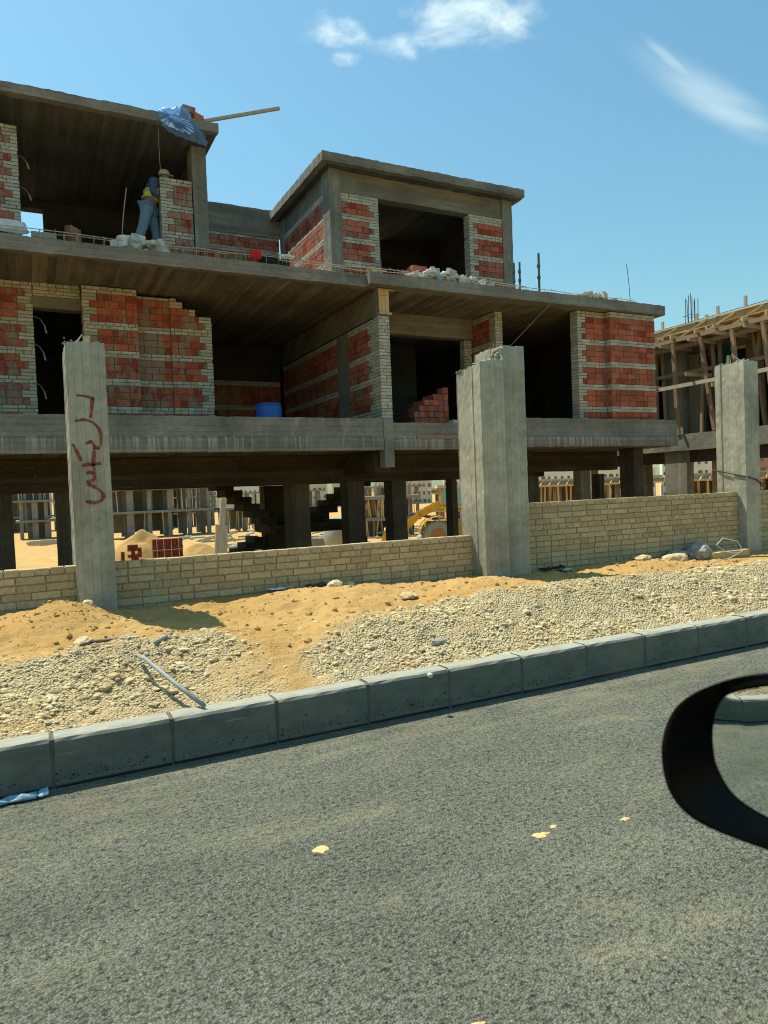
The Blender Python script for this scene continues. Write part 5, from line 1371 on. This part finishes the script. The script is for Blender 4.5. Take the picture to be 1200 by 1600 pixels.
for (x, y, w_, lab, mt, fl) in BL:
    zg = ground_at(x, y) - .5; az = math.atan2(x + w_ / 2, y)
    block(lab, x, y, w_, 12, zg, fl * 2.9, mt, fl, int(w_ / 2.6), -az * .9)

# ------------------------------------------------------------------ the car: door and wing mirror
CAR = thing('car', (.9, .1, 0), 'dark car with its black wing mirror in the lower right corner', 'car')
n_ = Vector((-.98528, .16005, .06002)); ng = Vector((-.988, .152, -.012)).normalized(); c_ = Vector((.65895, .49748, 1.19647)); e1 = Vector((-.16034, -.98706, 0)); e2 = Vector((.05924, -.00962, .9982))
def ring(pts, n=64):
    m = len(pts); out = []
    for i in range(m):
        p0, p1, p2, p3 = [Vector(pts[(i + k) % m] + (0,)) for k in (-1, 0, 1, 2)]
        for q in range(4):
            t = q / 4
            out.append(.5 * (2 * p1 + (p2 - p0) * t + (2 * p0 - 5 * p1 + 4 * p2 - p3) * t * t + (3 * p1 - p0 - 3 * p2 + p3) * t ** 3))
    return out
OUT = [(.0383, .1003), (.0057, .0903), (-.0297, .0746), (-.0632, .0543), (-.0887, .0307), (-.1042, .0015), (-.1088, -.0273), (-.1021, -.0559), (-.0872, -.0739), (-.0636, -.0829), (-.0338, -.0837), (.0026, -.0791), (.0438, -.0718), (.085, -.062), (.105, -.035), (.112, .01), (.108, .06), (.095, .095), (.07, .106)]
GLS = [(.0387, .088), (.0062, .0762), (-.0218, .0625), (-.0362, .0443), (-.0432, .0207), (-.0434, -.0011), (-.0388, -.0211), (-.0259, -.039), (-.0073, -.0476), (.0188, -.0502), (.043, -.0494), (.075, -.044), (.092, -.02), (.098, .015), (.095, .055), (.082, .085), (.062, .092)]
def P3d(p, d): return c_ + e1 * p.x + e2 * p.y + n_ * d
ro, rg = ring(OUT), ring(GLS)
mo = len(ro); cen = Vector((0.02, .01, 0))
vs = []; fs = []
lay = [(1.0, 0.006), (1.035, -.006), (1.05, -.03), (1.0, -.06), (.82, -.09), (.5, -.11), (.1, -.115)]
for s_, d in lay: vs += [P3d(cen + (p - cen) * s_, d) for p in ro]
for r in range(len(lay) - 1):
    for k in range(mo): fs.append((r * mo + k, r * mo + (k + 1) % mo, (r + 1) * mo + (k + 1) % mo, (r + 1) * mo + k))
fs.append(tuple((len(lay) - 1) * mo + k for k in range(mo)))
# inner bevel down to the glass
def radial(r, ang):
    best = min(r, key=lambda p: abs((math.atan2(p.y - cen.y, p.x - cen.x) - ang + PI) % (2 * PI) - PI)); return best
inner = [radial(rg, math.atan2(p.y - cen.y, p.x - cen.x)) for p in ro]
k0 = len(vs)
for f_, d in ((.15, .004), (.55, -.004), (1.0, -.014)): vs += [P3d(p + (q - p) * f_, d) for p, q in zip(ro, inner)]
for k in range(mo): fs.append((k, (k + 1) % mo, k0 + (k + 1) % mo, k0 + k))
for r in range(2):
    for k in range(mo): fs.append((k0 + r * mo + k, k0 + r * mo + (k + 1) % mo, k0 + (r + 1) * mo + (k + 1) % mo, k0 + (r + 1) * mo + k))
mir = MB().add(vs, fs).build('wing_mirror', 'car_black', CAR, smooth=True); mir['at'] = (0, 0, 0)
gz = lambda q, d: (lambda w_: w_ - n_ * ((w_ - c_ - n_ * d).dot(ng) / n_.dot(ng) * .85))(P3d(q, d))
vs = [gz(Vector((.025, .015, 0)) + (p - Vector((.025, .015, 0))) * s_, -.0125 + .0016 * (1 - s_ * s_)) for s_ in (1.03, .8, .6, .4, .2) for p in rg]; m = len(rg); fs = [(r * m + k, r * m + (k + 1) % m, (r + 1) * m + (k + 1) % m, (r + 1) * m + k) for r in range(4) for k in range(m)] + [tuple(4 * m + k for k in range(m))]
MB().add(vs, fs).build('mirror_glass', 'mirror_silver', mir, smooth=True)
MB().plank((.70, .41, 1.13), (.74, .30, 1.04), .06, .05).build('mirror_arm', 'car_black', CAR)
prof = [(.33, 1.06), (.36, .98), (.38, .75), (.37, .5), (.33, .28), (.25, .22)]
b = MB(); xs = [-1.9, -.6, .6, 1.5, 2.3]
vs = [(x, y - (.06 if i in (0, 4) else 0), z - (.06 if i in (0, 4) else 0)) for i, x in enumerate(xs) for y, z in prof] ; m = len(prof)
fs = [(i * m + k, i * m + k + 1, (i + 1) * m + k + 1, (i + 1) * m + k) for i in range(4) for k in range(m - 1)]
o = b.add(vs, fs).build('body_side', 'car_paint', CAR, smooth=True); md = o.modifiers.new('thickness', 'SOLIDIFY'); md.thickness = .04
for x in (-1.4, 1.7):
    wh = MB().lathe((x, .14, .31), [(.18, 0), (.29, .01), (.31, .05), (.31, .17), (.29, .20), (.18, .21)], 24, 'Y').build('wheel', 'car_black', CAR); wh['at'] = (0, 0, 0)
    MB().lathe((x, .16, .31), [(.02, .16), (.17, .18), (.19, .15), (.19, .02)], 20, 'Y').build('rim', 'steel_dark', wh)
MB().box(-1.4, 1.7, .0, .15, .26, .36).build('axle_beam', 'car_black', CAR)

for o in S.objects:
    if 'at' in o.keys(): del o['at']
